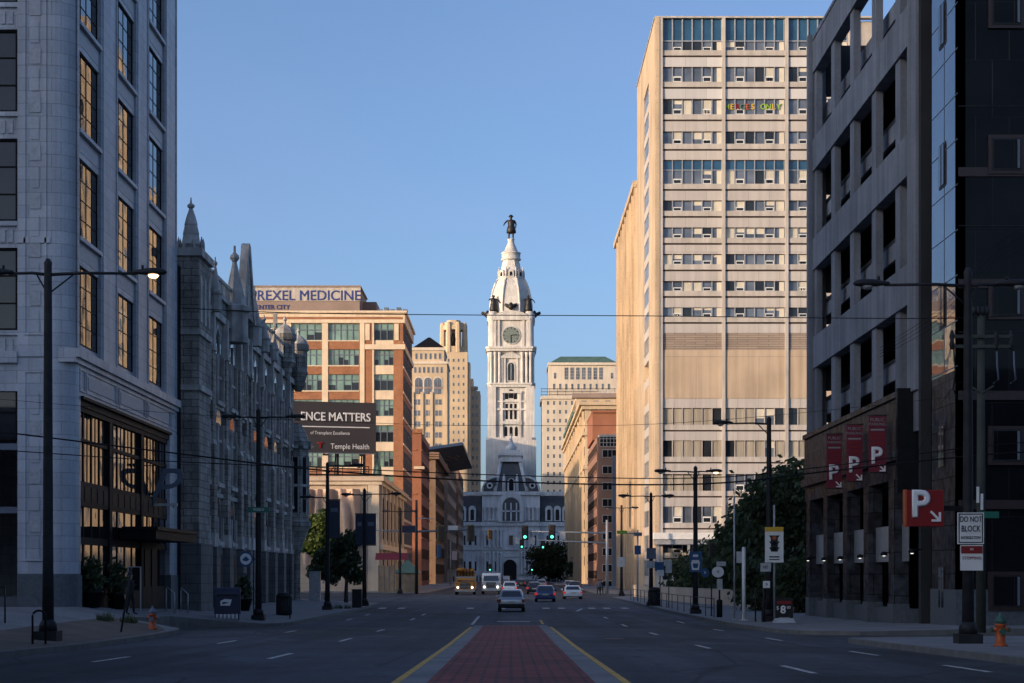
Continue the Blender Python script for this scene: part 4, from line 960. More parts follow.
# ------------------------------------------------------------------ figures
def figure(name, parent, kbody, khead, ktop, H=1.75, arms=((.33, .05, .78), (-.33, .05, .78)), coat=0.0, stride=.0, khair='hair', hat=False):
    """one skinned body of height H, feet at the origin, facing -y; returns the body object"""
    s = H/1.75
    J = {'pel': (0, 0, .95, .13), 'w': (0, .0, 1.08, .125), 'ch': (0, .0, 1.3, .15), 'nk': (0, 0, 1.48, .055), 'h1': (0, -.02, 1.56, .07), 'h2': (0, -.02, 1.65, .095), 'h3': (0, -.01, 1.72, .06)}
    E = [('pel', 'w'), ('w', 'ch'), ('ch', 'nk'), ('nk', 'h1'), ('h1', 'h2'), ('h2', 'h3')]
    for q, sx in (('l', 1), ('r', -1)):
        st = stride*sx
        J.update({'hp'+q: (.1*sx, 0, .88, .095), 'kn'+q: (.11*sx, -.03-st*.5, .5, .065), 'an'+q: (.12*sx, .02-st, .09, .045), 'to'+q: (.13*sx, -.16-st, .04, .035)})
        E += [('pel', 'hp'+q), ('hp'+q, 'kn'+q), ('kn'+q, 'an'+q), ('an'+q, 'to'+q)]
        ax, ay, az = arms[0 if sx > 0 else 1]
        sh = Vector((.2*sx, 0, 1.4)); ha = Vector((ax, ay, az)); el = (sh+ha)/2+Vector((.05*sx, .06, -.02))
        J.update({'sh'+q: (*sh, .062), 'el'+q: (*el, .045), 'ha'+q: (*ha, .032), 'fi'+q: (*(ha+(ha-el).normalized()*.12), .026)})
        E += [('ch', 'sh'+q), ('sh'+q, 'el'+q), ('el'+q, 'ha'+q), ('ha'+q, 'fi'+q)]
    if coat:
        J['ct'] = (0, .03, .62, .2+coat); E.append(('pel', 'ct'))
    names = list(J); bm = bmesh.new(); vs = [bm.verts.new(Vector(J[n][:3])*s) for n in names]
    for a, c_ in E: bm.edges.new((vs[names.index(a)], vs[names.index(c_)]))
    me = bpy.data.meshes.new('tmp'); bm.to_mesh(me); bm.free(); ob = bpy.data.objects.new('tmp', me); COL.objects.link(ob)
    md = ob.modifiers.new('s', 'SKIN'); md.use_smooth_shade = True
    for i, n in enumerate(names):
        r = J[n][3]*s; ob.data.skin_vertices[0].data[i].radius = (r*1.15 if n in ('ch', 'pel', 'w') else r, r*.85 if n in ('ch', 'w') else r); ob.data.skin_vertices[0].data[i].use_root = (n == 'pel')
    ob.modifiers.new('b', 'SUBSURF').levels = 1
    bpy.context.view_layer.update()
    out = bpy.data.meshes.new_from_object(ob.evaluated_get(bpy.context.evaluated_depsgraph_get())); bpy.data.objects.remove(ob)
    out.materials.clear(); out.materials.append(K[kbody]); out.materials.append(K[khead]); out.materials.append(K[ktop])
    for p in out.polygons:
        z = p.center.z/s; x = abs(p.center.x)/s
        p.material_index = 1 if z > 1.47 or (x > .28 and z < .86 and z > .6) else (2 if z > .95 else 0)
    out.name = name; o_ = bpy.data.objects.new(name, out); COL.objects.link(o_)
    q = MB()
    q.lathe([(.1*s, 1.63*s), (.112*s, 1.68*s), (.09*s, 1.75*s), (.03*s, 1.78*s)], khair, (0, .012*s), 10)
    if hat: q.lathe([(.15*s, 1.69*s), (.15*s, 1.71*s), (.1*s, 1.72*s), (.09*s, 1.8*s), (.02*s, 1.82*s)], khair, (0, 0), 12)
    return o_, q
body, hr = figure('statue', None, 'bronze_statue', 'bronze_statue', 'bronze_statue', 11.0, arms=((.27, -.06, .92), (-.40, -.28, 1.0)), coat=.06, khair='bronze_statue', hat=True)
body.location = (0, cy, zt_(235)); body.scale = (1.3, 1.3, 1); tag(body, 'dark bronze statue of a man in hat and coat on top of the clock tower', 'statue'); WL[body.name] = Vector((0, 0, 0))
h_ = hr.build('hat', body); q = MB(); q.lathe([(1.5, 2.9), (1.75, 3.2), (1.5, 5.2), (1.15, 6.6), (1.3, 7.9), (1.0, 8.9), (.5, 9.2)], 'bronze_statue', (.1, .1), 10); q.build('coat', body)
for i, (px_, py_, hgt, lab) in enumerate(((495, 311.5, 7.6, 'dark bronze figure at the left foot of the tower dome'), (526.5, 311.5, 7.6, 'dark bronze figure at the right foot of the tower dome'))):
    fb, hr = figure('statue', None, 'bronze_statue', 'bronze_statue', 'bronze_statue', hgt, arms=((.4, -.1, 1.0), (-.3, -.25, 1.2)), coat=.08, khair='bronze_statue')
    s = -1 if i == 0 else 1
    fb.location = (s*(hw-2.6), cy-(hw-2.6), zt_(311.2)); fb.scale = (1.6, 1.6, 1); tag(fb, lab, 'statue', 'bronze figures around the tower'); WL[fb.name] = Vector((0, 0, 0)); hr.build('hair', fb); q = MB(); q.lathe([(1.1, .1), (1.2, 1.2), (.9, 3.4), (.75, 4.4), (.9, 5.6), (.4, 6.4)], 'bronze_statue', (0, 0), 10); q.build('robe', fb)
def eagle(px_, lab, x, y, z):
    b = MB(T(x, y, z)); b.lathe([(.5, 0), (1.3, .8), (1.4, 1.8), (.8, 2.8), (.6, 3.2), (.1, 3.6)], 'bronze_statue', (0, 0), 8)
    for s in (-1, 1): b.add([(s*.7, 0, 2.4), (s*2.6, .3, 3.2), (s*3.1, .5, 2.2), (s*1.6, .4, .9), (s*.7, .5, 2.4), (s*2.6, .8, 3.2), (s*3.1, .9, 2.2), (s*1.6, .9, .9)], [(0, 1, 2, 3), (7, 6, 5, 4), (0, 4, 5, 1), (1, 5, 6, 2), (2, 6, 7, 3), (3, 7, 4, 0)], 'bronze_statue')
    b.tube([(0, -.2, 3.1), (0, -.9, 3.2), (0, -1.1, 2.95)], [.3, .2, .05], 'bronze_statue')
    tag(b.build('eagle', org=(x, y, z)), lab, 'statue', 'bronze figures around the tower')
eagle(511, 'bronze eagle with spread wings over the clock', 0, cy-hw-.2, zt_(310)); eagle(488, 'small bronze eagle at the outer left edge of the clock tower', -hw-.2, cy-1, zt_(315)); eagle(534, 'small bronze eagle at the outer right edge of the clock tower', hw+.2, cy-1, zt_(315))

# ------------------------------------------------------------------ right: hospital tower
HD = 215
HT = thing('hospital_tower', 'tall sunlit beige tower with ribbon windows and a blue glass top storey', 'building', (X(655, HD), HD, -2.5))
x = lambda p: X(p, HD); z = lambda p: Z(p, HD)
XL = x(655); XE = 46.0; bx = [x(661), x(723.5), x(786.5), x(849.5)]; YE = 245.5
wins = [(41, 50.5), (67, 82), (99, 114.5), (131.5, 144), (160, 184), (200.5, 211), (227.5, 238), (254, 264.5), (281, 291), (307.5, 317)]
low = [(408, 425), (440.5, 457), (474, 491), (506.5, 523), (541, 553), (566, 580)]
b = MB(); S = face_s(0, HD)
b.M = S
b.box(XL+1.2, XE, .6, 30, -3, z(20), 'ledge')
b.box(XL, bx[0]-.2, -.35, 1.2, -3, z(17.5), 'tan')                      # corner pier
for u in bx: b.box(u-.2, u+.2, -.28, .6, -3, z(18), 'ledge')
b.box(XL, XE, -.3, .6, z(18.5), z(16.8), 'ledge')
for (ya, yb), nxt in zip(wins, [w_[0] for w_ in wins[1:]]+[333]):
    for u0, u1 in zip(bx, bx[1:]):
        g = 3.6 if nxt-yb > 15 else 2.2
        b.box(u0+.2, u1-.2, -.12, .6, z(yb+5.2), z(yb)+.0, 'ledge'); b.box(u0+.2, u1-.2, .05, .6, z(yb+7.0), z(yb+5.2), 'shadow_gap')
        b.box(u0+.2, u1-.2, -.08, .6, z(nxt), z(yb+7.0), 'white_panel' if nxt < 105 else 'spandrel')
for u0, u1 in zip(bx, bx[1:]):
    b.box(u0+.2, u1-.2, -.02, .6, z(350), z(333), 'louvre'); b.box(u0+.2, u1-.2, -.1, .6, z(398.5), z(350), 'blank'); b.box(u0+.2, u1-.2, -.04, .6, z(408), z(398.5), 'spandrel')
for (ya, yb), nxt in zip(low, [w_[0] for w_ in low[1:]]+[584]):
    for u0, u1 in zip(bx, bx[1:]):
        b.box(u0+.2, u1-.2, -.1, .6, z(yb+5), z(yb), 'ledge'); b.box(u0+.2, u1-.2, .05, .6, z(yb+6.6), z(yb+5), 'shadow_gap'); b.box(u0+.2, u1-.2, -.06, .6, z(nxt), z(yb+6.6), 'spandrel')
b.box(XL, XE, -.3, .6, -3, z(592), 'ledge')
# street face
E = face_r(XL, YE); DE = YE-HD
b.M = E
b.box(0, DE-1.2, 1.2, 20, -3, z(18.5), 'ledge')
u_a, u_b = DE-9.8, DE-18.0                                             # stair window strip between two piers
b.box(DE-9.8, DE-1.25, 0, 1.2, -3, z(17.5), 'tan'); b.box(0, DE-18.0, 0, 1.2, -3, z(17.5), 'tan'); b.box(DE-18, DE-9.8, 0, 1.2, z(60), z(17.5), 'tan')
b.box(0, DE, -.12, 1.2, z(18.2), z(17.0), 'ledge')
zz = z(62); fl = 3.25
while zz > -2:
    b.box(DE-18, DE-9.8, .06, 1.2, zz-fl, zz-fl+1.0, 'spandrel'); zz -= fl
b.box(DE-18, DE-9.8, .1, 1.2, z(400), z(366), 'tan')
b.build('wall', HT)
W = Wins(HT, 'ribbon_window')
def ribbon(h, seed, curtain=0.0, blind=.25, upper=0.0):
    r = random.Random(seed); w_ = bx[1]-bx[0]-.4; q = MB(); n = 6; p = w_/n
    q.box(0, w_, .0, .04, 0, h, 'g_warm')
    hh = h*(1-upper)
    for i in range(n):
        a, c_ = i*p, (i+1)*p
        if upper: q.box(a+.06, c_-.06, -.02, -.002, hh+.05, h-.02, 'g_blue')
        v = r.random()
        if v < curtain:
            for j in range(7):
                a0 = a+.08+(p-.16)*j/7; q.box(a0, a0+(p-.16)/7*.93, -.03-.02*(j % 2), -.003, .03, hh-.03, 'curtain' if curtain > .3 else 'blind')
        elif v < curtain+blind: q.box(a+.07, c_-.07, -.02, -.003, hh*r.choice((.4, .55, .7)), hh-.03, 'blind')
        elif v < curtain+blind+.2: q.box(a+.07, c_-.07, -.02, -.003, .03, hh-.03, 'g_dark')
        if i in (1, 4) and curtain < .5:
            q.box(a+.1, c_-.1, -.13, -.03, hh*.30, hh*.38, 'white'); q.box(a+.1, c_-.1, -.12, -.03, .02, hh*.06, 'white'); q.box(a+.1, a+.18, -.13, -.03, .05, hh*.3, 'white'); q.box(c_-.18, c_-.1, -.13, -.03, .05, hh*.3, 'white'); q.box(a+.2, c_-.2, -.05, -.025, hh*.08, hh*.29, 'g_dark')
    if curtain < .5: q.box(w_-.62, w_-.06, -.06, -.004, .02, hh-.03, 'blind')
    for i in range(n+1): q.box(max(0, i*p-.05), min(w_, i*p+.05), -.16, -.001, 0, h, 'galv' if curtain < .5 else 'ledge')
    q.box(0, w_, -.14, .0, -.03, .03, 'galv'); q.box(0, w_, -.10, .0, h-.09, h, 'shadow_gap')
    if upper: q.box(0, w_, -.14, -.001, hh-.04, hh+.05, 'galv')
    return q
rb = {}
for j, (ya, yb) in enumerate(wins+low):
    h = z(ya)-z(yb)
    for i in range(3):
        key = (round(h, 1), j >= 10, (i+2*j) % 7 if j != 4 else i+7)
        if key not in rb:
            rb[key] = ribbon(h, j*5+i, .75 if 10 <= j < 12 else (.25 if j == 4 else (.10 if j < 10 else .12)), .14, .42 if j == 4 else 0)
        W.add(rb[key], S @ T(bx[i]+.2, .16, z(yb)))
tall = MB(); w_ = bx[1]-bx[0]-.4; h = z(18.5)-z(41)
for i in range(6): tall.box(i*w_/6+.05, (i+1)*w_/6-.05, -.0, .04, 0, h, 'g_blue')
for i in range(7): tall.box(max(0, i*w_/6-.07), min(w_, i*w_/6+.07), -.15, 0, 0, h, 'galv')
tall.box(0, w_, -.12, .0, -.05, .08, 'galv')
for i in range(3): W.add(tall, S @ T(bx[i]+.2, .16, z(41)))
W.done()
W = Wins(HT, 'stair_window'); sw_ = window_mb(8.2, fl-1.0, 3, 1, 'g_warm', 'galv', .12, .05)
zz = z(62)
while zz > -2:
    if not (z(402) < zz-fl+1 < z(366)): W.add(sw_, E @ T(DE-18, .12, zz-fl+1.0))
    zz -= fl
W.done()
b = MB(S)
b.box(XL-.5, x(716), -5, .6, z(540), z(533.5), 'white'); b.box(XL-.2, x(715.5), -4.8, -.3, z(545), z(540), 'galv')
for u in (XL, x(685), x(714)): b.box(u-.15, u+.15, -4.6, -4.3, -3, z(545), 'galv')
b.build('entrance_canopy', HT)
b = MB(S)                                               # rooftop plant
for u, v, w_, h_ in ((24, 6, 5, 1.6), (31, 9, 4, 2.2), (37, 5, 6, 1.3)): b.box(u, u+w_, v, v+4, z(18), z(18)+h_, 'galv')
b.build('rooftop_units', HT)
# coloured letters stuck inside one window
cols = ['lime', 'sign_yellow', 'sign_red', 'copper', 'orange', 'sign_yellow', None, 'lime', 'lime', 'sign_yellow', 'lime', 'sign_red']
for i, (ch, kk) in enumerate(zip('HEROES ONLY', cols)):
    if kk: text(ch, .95, S @ T(x(727+i*5.2), -.0, z(107)), kk, HT, bold=.03)
# wing behind it
HW = thing('hospital_wing', 'lower windowless orange-tan block behind the tall beige tower', 'building', (17.4, YE, -2.5))
b = MB(); zw = Z(184, YE)
b.box(X(638, YE)-.2, XE, YE+.1, 292, -3, zw, 'tan')
fx = X(638, YE)-.2
for i in range(9): b.box(fx-.35, fx, YE+.3+i*5.1, YE+1.0+i*5.1, -3, zw-.4, 'tan')
b.box(fx-.5, XE, YE+.1, 292.3, zw-.4, zw+.5, 'tan'); b.build('wall', HW)
W = Wins(HW); wv = window_mb(1.2, 1.8, 1, 2, 'g_dark', 'bronze', .1, .06)
for i in (1, 4, 7):
    for j in range(6): W.add(wv, face_r(fx-.012, 292) @ T(i*5.1+1.5, 0, 2+j*4))
W.done()

# ------------------------------------------------------------------ right: garage
GR = thing('parking_garage', 'open concrete parking garage with tall column grid and granite arcade, on the right', 'garage', (17.2, 73, -2.2))
F = face_r(17.2, 99.2); DG = 99.2-73
b = MB(F)
TOPZ = Z(42, 99); PIT = 5.62; bandb = [Z(72, 98.4)-PIT*k for k in range(5)]      # undersides of the wide bands
colu = [99.2-v for v in (98.9, 93.4, 88.2, 82.9, 77.8)]
cw = .9
for k, zb_ in enumerate(bandb):
    b.box(0, DG, .0, .6, zb_, zb_+1.78, 'garage')
    zl = bandb[k+1]+1.78 if k < 4 else 7.6
    zm = (zb_+zl)/2-.25
    for u in colu: b.box(max(0, u-.05), u+cw, .10, .44, zl, zb_, 'garage')
    b.box(0, DG, .75, .9, zm-.45, zm+.35, 'garage')                       # recessed mid rail
    b.box(DG-1.5, DG, 0, .44, zl, zb_, 'garage')
b.box(0, .55, -.25, .0, -3, TOPZ+.3, 'garage'); b.box(DG-1.6, DG, -.12, .0, 7.8, TOPZ+3, 'garage')
b.box(-.05, .5, 0, .8, -3, TOPZ, 'garage')
b.box(0, DG, 0, .5, TOPZ-.0, TOPZ+.2, 'garage')
# south face frame, floor slabs, inner columns
b.M = Matrix.Identity(4)
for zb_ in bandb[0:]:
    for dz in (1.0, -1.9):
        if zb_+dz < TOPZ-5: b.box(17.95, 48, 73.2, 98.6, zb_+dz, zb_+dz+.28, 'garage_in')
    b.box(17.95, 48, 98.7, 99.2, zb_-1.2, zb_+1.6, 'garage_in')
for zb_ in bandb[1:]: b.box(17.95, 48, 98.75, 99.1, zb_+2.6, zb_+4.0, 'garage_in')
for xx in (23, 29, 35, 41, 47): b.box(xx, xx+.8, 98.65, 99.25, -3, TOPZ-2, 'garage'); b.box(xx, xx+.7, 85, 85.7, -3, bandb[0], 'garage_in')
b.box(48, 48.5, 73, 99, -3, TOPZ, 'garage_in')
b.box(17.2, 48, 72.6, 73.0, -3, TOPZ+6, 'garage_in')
b.build('frame', GR)
# podium
b = MB(F); q0, q1 = 1.0, DG-1.3
b.box(q0, q1, -.55, .8, 5.3, 7.75, 'polished'); b.box(q0-.05, q1+.05, -.65, .8, 7.6, 7.85, 'polished'); b.box(q0-.05, q1+.3, -.75, .9, 4.9, 5.3, 'polished'); b.box(q0, q1, -.5, .8, 4.1, 4.9, 'polished')
b.box(q1, q1+.35, -.68, .8, 3.5, 7.95, 'black')
pier = [99.2-v for v in (97.4, 92.1, 86.7, 81.6, 76.2)]
for u in pier:
    b.box(u-.1, u+1.0, -.55, .1, -1.3, 4.1, 'polished'); b.box(u-.12, u+1.02, -.6, .12, -2.8, -1.3, 'plinth')
b.build('arcade', GR)
for a, c_ in zip(pier, pier[1:]+[DG-1.2]):
    q = MB(F); q.box(a+1.0, c_-.1, -.2, -.1, .55, 2.15, 'grey_metal'); q.build('panel', GR)
    q = MB(F); q.box(a+1.0, c_-.1, -.3, .5, -2.8, -1.5, 'plinth'); q.build('low_wall', GR)
b = MB(F); b.box(0, DG-.5, 5.5, 5.8, -3, 7.6, 'black'); b.box(0.5, DG-.5, .8, 5.5, 4.2, 4.5, 'garage_in'); b.box(.55, .8, .8, 5.5, -3, 4.2, 'black'); b.build('arcade_dark_backing', GR)  # black walls added so no daylight shows through the arcade

# glass and granite corner block
OB = thing('granite_office_block', 'black polished corner office block with square rosy-framed windows at the right edge', 'building', (17.2, 66.6, -2.0))
F = face_r(17.2, 70.7); b = MB(F); DO = 70.7-66.6
b.box(0, DO-.02, 0, .3, 13.2, 42, 'mirror'); b.box(0, DO-.02, 0, .3, 7.9, 13.2, 'mirror'); b.box(0, DO-.02, 0, .3, -.6, 7.9, 'polished'); b.box(-.02, DO+.02, -.06, .3, -2.8, -.6, 'plinth')
for zz in [8+1.75*i for i in range(20)]: b.box(0, DO, -.012, -.001, zz, zz+.04, 'lead')
b.box(2.0, 2.05, -.012, -.002, 8, 42, 'lead')
b.box(-1.9, -.02, 1.0, 3, -3, 42, 'black_panel')
b.M = face_s(17.2, 66.6)
b.box(0, 26, .02, .4, -.6, 42, 'black_panel'); b.box(0, 26, -.04, .4, -2.8, -.6, 'plinth')
for zz in (11.0, 15.3, 23.9, 2.5, 6.7): b.box(0.02, 26, -.05, .02, zz, zz+.35, 'rosy')
for zz in (9.3, 13.4, 18, 25.6): b.box(0.02, 26, -.01, .02, zz, zz+.03, 'iron')
b.M = Matrix.Identity(4); b.box(17.6, 43, 67.0, 72.4, 40, 41.5, 'plinth'); b.box(17.55, 43, 70.9, 72.3, -3, 42, 'black_panel')
b.build('wall', OB)
def rosy_win(w_, h_):
    q = MB(); q.box(-.2, w_+.2, -.1, .02, -.2, h_+.2, 'rosy'); q.box(-.06, w_+.06, -.13, -.1, -.06, h_+.06, 'iron'); q.box(0, w_, -.14, -.131, 0, h_, 'black_panel'); q.box(w_-.08, w_, -.2, -.14, 0, h_, 'lead'); return q
W = Wins(OB)
big = rosy_win(.98, 1.1)
for k in range(-1, 6):
    for u in (X(993, 66.6)-17.2, 5.6, 9.6, 13.6): W.add(big, face_s(17.2, 66.6) @ T(u, -.0, Z(169, 66.6)-5.6*k))
sm = MB(); sm.box(-.08, .88, -.03, .0, -.08, 1.68, 'rosy'); sm.box(0, .8, -.07, -.051, 0, 1.6, 'g_dark'); sm.box(.38, .42, -.09, -.07, 0, 1.6, 'lead')
for k in range(-1, 6): W.add(sm, F @ T(1.35, -.0, Z(184, 68.6)-5.6*k))
W.done()

# ------------------------------------------------------------------ right row beyond the tower
def rr1(b):
    d = 338; b.box(X(599, d), X(625, d), d-.3, d+14, Z(437, d), Z(434.5, d), 'ledge')
block('stair_fronted_block', 'taupe and red-brick block with stacked dark openings, beyond the windowless tan wing', X(597, 338), 46, 338, 378, Z(437, 338), 'red_taupe', cols=(0, 0), scol=8, gk='g_dark', ww=2.6, wh=1.6, pitch=3.55, extra=rr1)
BK = bpy.data.objects['stair_fronted_block']; WL[BK.name] = Vector(BK.location)
b = MB(); d = 338
b.box(X(595, d), X(625, d), d+10, d+34, Z(436, d), Z(406, d), 'red_brick2'); b.box(X(594.6, d), X(625, d), d+9.6, d+34.4, Z(408, d), Z(405.5, d), 'red_brick2'); b.build('brick_penthouse', BK)
W = Wins(BK, 'opening'); ow = MB(); ow.box(0, X(616, d)-X(601, d), -.1, .1, -.1, 1.5, 'ledge'); ow.box(.15, X(616, d)-X(601, d)-.1, -.12, -.101, 0, 1.35, 'black')
for q in (1.1, 1.9): ow.box(q, q+.08, -.16, -.12, 0, 1.35, 'ledge')
for j in range(10): W.add(ow, face_s(X(602, d), d-.05) @ T(0, 0, Z(457, d)-j*3.2))
gd = MB(); ww_ = X(617, d)-X(599.5, d); gd.box(0, ww_, -.05, 0, 0, 2.3, 'black')
for i in range(6): gd.box(i*ww_/5-.06, i*ww_/5+.06, -.12, -.051, 0, 2.3, 'ledge')
for i in range(4): gd.box(0, ww_, -.11, -.052, i*.75-.06, i*.75+.06, 'ledge')
W.add(gd, face_s(X(599.8, d), d-.06) @ T(0, 0, Z(446.5, d)))
W.done()
b = MB(); b.box(X(612, d), X(620, d), d-1.2, d-.05, -3, Z(456, d), 'lead'); b.build('service_shaft', BK)
def rr2(b):
    d = 405
    for yy, o in ((402, 1.4), (406, .8), (432, .7), (466, .5)): b.box(X(585, d)-o, 46, d-o, 552, Z(yy+3.5, d), Z(yy, d), 'buff_stone')
    for i in range(10): b.box(X(585, d)-.55, X(585, d), d+4+i*14.5, d+6+i*14.5, -3, Z(402, d), 'buff_stone')
block('buff_office_building', 'buff sunlit office block with strong cornices on the right side of the street', X(585, 405), 46, 405, 470, Z(404, 405), 'buff_stone', cols=(8, (X(587, 405), 45)), scol=12, gk='g_warm', ww=1.6, wh=2.2, extra=rr2, pitch=4.3)
def rr3(b):
    d = 480
    b.box(X(575, d)-.8, 46, d-1, d+2, Z(398, d), Z(393.5, d), 'taupe'); b.box(X(600, d), 46, d+8, d+20, Z(402, d), Z(388, d), 'ledge')
    b.box(X(575.5, d)-1.0, 46, d-1, 560, Z(416, d), Z(412, d), 'copper')
block('corniced_bank_block', 'tan corniced block with a green copper ledge at the far right of the street', X(576, 480), 46, 480, 555, Z(396, 480), 'buff_stone', cols=(8, (X(578, 480), 45)), scol=14, ww=1.6, wh=2.2, pitch=4.3, extra=rr3)
d = 870
def rr4(b):
    b.box(X(549, d), X(616, d), d+3, d+38, Z(398, d), Z(364, d), 'pale_stone'); b.box(X(548, d), X(617, d), d+2, d+39, Z(364.5, d), Z(362, d), 'pale_stone')
    b.box(X(541, d), X(618, d), d-.8, d+40, Z(399, d), Z(396, d), 'pale_stone')
GT = block('green_roofed_tower', 'pale stone high-rise with a flat green copper roof, right of the clock tower', X(542.5, d), X(618, d), d, d+40, Z(397, d), 'pale_stone', cols=(12, (X(545, d), X(617, d))), ww=1.15, wh=2.0, pitch=4.45, mull=1, sill=False, extra=rr4, z1=Z(401, d))
b = MB(); b.prismz([(X(550, d), d+2), (X(617.5, d), d+2), (X(617.5, d), d+38), (X(550, d), d+38)], Z(362, d), Z(354.3, d), 'copper', [(X(561, d), d+9), (X(606, d), d+9), (X(606, d), d+30), (X(561, d), d+30)]); b.build('copper_roof', GT)
W = Wins(GT, 'tall_window'); tw = window_mb(2.0, 6.2, 2, 4, 'g_warm', 'ledge', .14, .1); tw2 = window_mb(1.2, 3, 1, 2, 'g_warm', 'ledge', .1, .1)
for i in range(7): W.add(tw, face_s(X(564.5+i*5.8, d), d+2.99) @ T(0, 0, Z(379, d)))
for i in range(10): W.add(tw2, face_s(X(553+i*6.1, d), d+2.98) @ T(0, 0, Z(389, d)))
for p in (554, 611): W.add(tw2, face_s(X(p, d), d+2.98) @ T(0, 0, Z(378, d)))
W.done()
b = MB()
for i in range(10): b.box(X(541, d)+i*4.1, X(541, d)+i*4.1+.15, d+.2, d+.35, Z(396, d), Z(388, d), 'iron')
for yy in (389, 392, 395): b.box(X(541, d), X(618, d), d+.2, d+.35, Z(yy, d), Z(yy-.5, d), 'iron')
b.build('scaffold_rail', GT)

# ------------------------------------------------------------------ unseen blocks most added to cast shade
def plain_block(label, x0, x1, y0, y1, zt, k='taupe'):
    t = thing('unseen_block', label, 'building', ((x0+x1)/2, y0, -2)); b = MB(); b.box(x0, x1, y0, y1, -3, zt, k)
    n = int((zt)/4)
    for i in range(n):
        zz = 2+i*4
        b.box(x1, x1+.06, y0+1, y1-1, zz, zz+1.8, 'g_dark'); b.box(x0+1, x1-1, y1, y1+.06, zz, zz+1.8, 'g_dark'); b.box(x0+1, x1-1, y0-.06, y0, zz, zz+1.8, 'g_dark'); b.box(x0-.06, x0, y0+1, y1-1, zz, zz+1.8, 'g_dark')
    b.box(x0-.3, x1+.3, y0-.3, y1+.3, zt-.6, zt+.3, 'ledge'); b.build('wall', t)
plain_block('low taupe block on the left street corner behind the camera', -60, -17.4, -70, 40, 9)
plain_block('low grey block on the right street corner behind the camera', 17.4, 60, -70, 46, 10, 'grey_stone')
plain_block('unseen taupe block added for shade, east of the gap beyond the gothic building', -150, -120, 101, 250, 28)  # this block and those below are added to block the low sun
plain_block('unseen low taupe block added for shade, east of the gothic building', -150, -120, 30, 100, 19)
plain_block('unseen tall taupe block added to shade the garage, left behind the camera', -175, -140, -230, 25, 64)
plain_block('unseen grey block added to shade the grey hall, behind the loft buildings', -120, -55, 385, 470, 42, 'grey_stone')
plain_block('unseen grey block added to shade the city hall front, behind the medical building', -135, -75, 620, 790, 74, 'grey_stone')

# ------------------------------------------------------------------ trees
def crown_mb(clumps, n, size, k, seed):
    r = random.Random(seed); b = MB(); tot = sum(c[3]**2 for c in clumps); vs = []; fs = []
    for cx_, cy_, cz_, cr, *sq in clumps:
        m = int(n*cr**2/tot)
        for _ in range(m):
            d = Vector((r.gauss(0, 1), r.gauss(0, 1), r.gauss(0, 1)*.8)).normalized(); rad = cr*(r.random()**.4)*(1+.30*r.gauss(0, 1))
            p = Vector((cx_, cy_, cz_))+d*rad
            a = Vector((r.gauss(0, 1), r.gauss(0, 1), r.gauss(0, .6))).normalized(); u = a.orthogonal().normalized(); v = a.cross(u); s_ = size*r.uniform(.6, 1.3)
            i = len(vs); vs += [p-u*s_-v*s_*.25, p+v*s_*.55, p+u*s_+v*.1*s_, p-v*s_*.6]; fs.append((i, i+1, i+2, i+3))
    b.add(vs, fs, k); return b
def tree(name, label, x_, y_, H, spread, k='leaf', n=5000, seed=1, group=None, low=.35, size=.22, cat='tree'):
    zb = gz(x_, y_)-.1; r = random.Random(seed); t = thing(name, label, cat, (x_, y_, zb), group)
    b = MB(T(x_, y_, zb)); lean = r.uniform(-.2, .2)
    b.tube([(0, 0, 0), (lean*.3, 0, H*.2), (lean, .1, H*.45), (lean*1.2, 0, H*.8)], [H*.028+.05, H*.022+.03, H*.016+.02, .03], 'bark', 8)
    cl = []
    for i in range(11):
        a = 2*math.pi*i/11*2.1+r.random(); hh = H*(low+(1-low)*((i+.6)/12)); rad = spread*(1.0-.55*abs((hh/H-.58)/.5))*r.uniform(.45, .85)
        e = Vector((rad*math.cos(a), rad*math.sin(a), hh)); b.tube([(lean*hh/H, 0, hh*.68), (e.x*.5, e.y*.5, hh*.86), e], [H*.010+.02, H*.007+.012, .012], 'bark', 5)
        cl.append((e.x, e.y, e.z, spread*r.uniform(.30, .52)))
    cl.append((lean, 0, H*.9, spread*.38)); cl.append((0, 0, H*.62, spread*.55))
    b.build('trunk', t); c_ = crown_mb(cl, n, size, k, seed); c_.M = T(x_, y_, zb); c_.v = [c_.M @ p for p in c_.v]; c_.build('crown', t); return t
tree('street_tree', 'bright green sunlit tree in front of the beige hall', X(318, 165), 165, 8.1, 2.0, 'leaf_light', 3200, 3, low=.5)
tree('street_tree', 'dark rounded tree behind the paired dark banners on the left', X(346, 140), 140, 5.4, 1.5, 'leaf', 3000, 5, low=.4)
tree('street_tree', 'dark low tree beside the bright green tree, close to the gothic oriel', X(326, 150), 150, 4.4, 1.5, 'leaf', 2400, 6, low=.4)
tree('broad_tree', 'largest dark tree rising beside the parking garage', X(784, 122), 122, 9.7, 4.2, 'leaf', 9000, 11, low=.2, size=.26)
tree('broad_tree', 'dark tree just left of the largest one by the garage', X(748, 138), 138, 7.9, 3.6, 'leaf', 7500, 12, low=.15, size=.26)
tree('broad_tree', 'dark tree half hidden behind the garage column', X(806, 128), 128, 9.6, 4.0, 'leaf', 6500, 13, low=.1, size=.26)
tree('broad_tree', 'smaller dark tree at the left end of the plaza trees', X(716, 160), 160, 5.4, 3.2, 'leaf', 5000, 14, low=.12, size=.24)
for i, (p, d_, h, lab) in enumerate(((682, 172, 4.2, 'low leafy shrub above the left end of the planter wall'), (700, 158, 3.6, 'low leafy shrub above the middle of the planter wall'), (760, 112, 3.2, 'dark shrub under the largest plaza tree'), (797, 106, 3.4, 'dark shrub against the garage corner'))):
    tree('shrub', lab, X(p, d_), d_, h, 2.0, 'leaf', 2400, 30+i, low=.1, size=.2, group='plaza shrubs', cat='shrub')
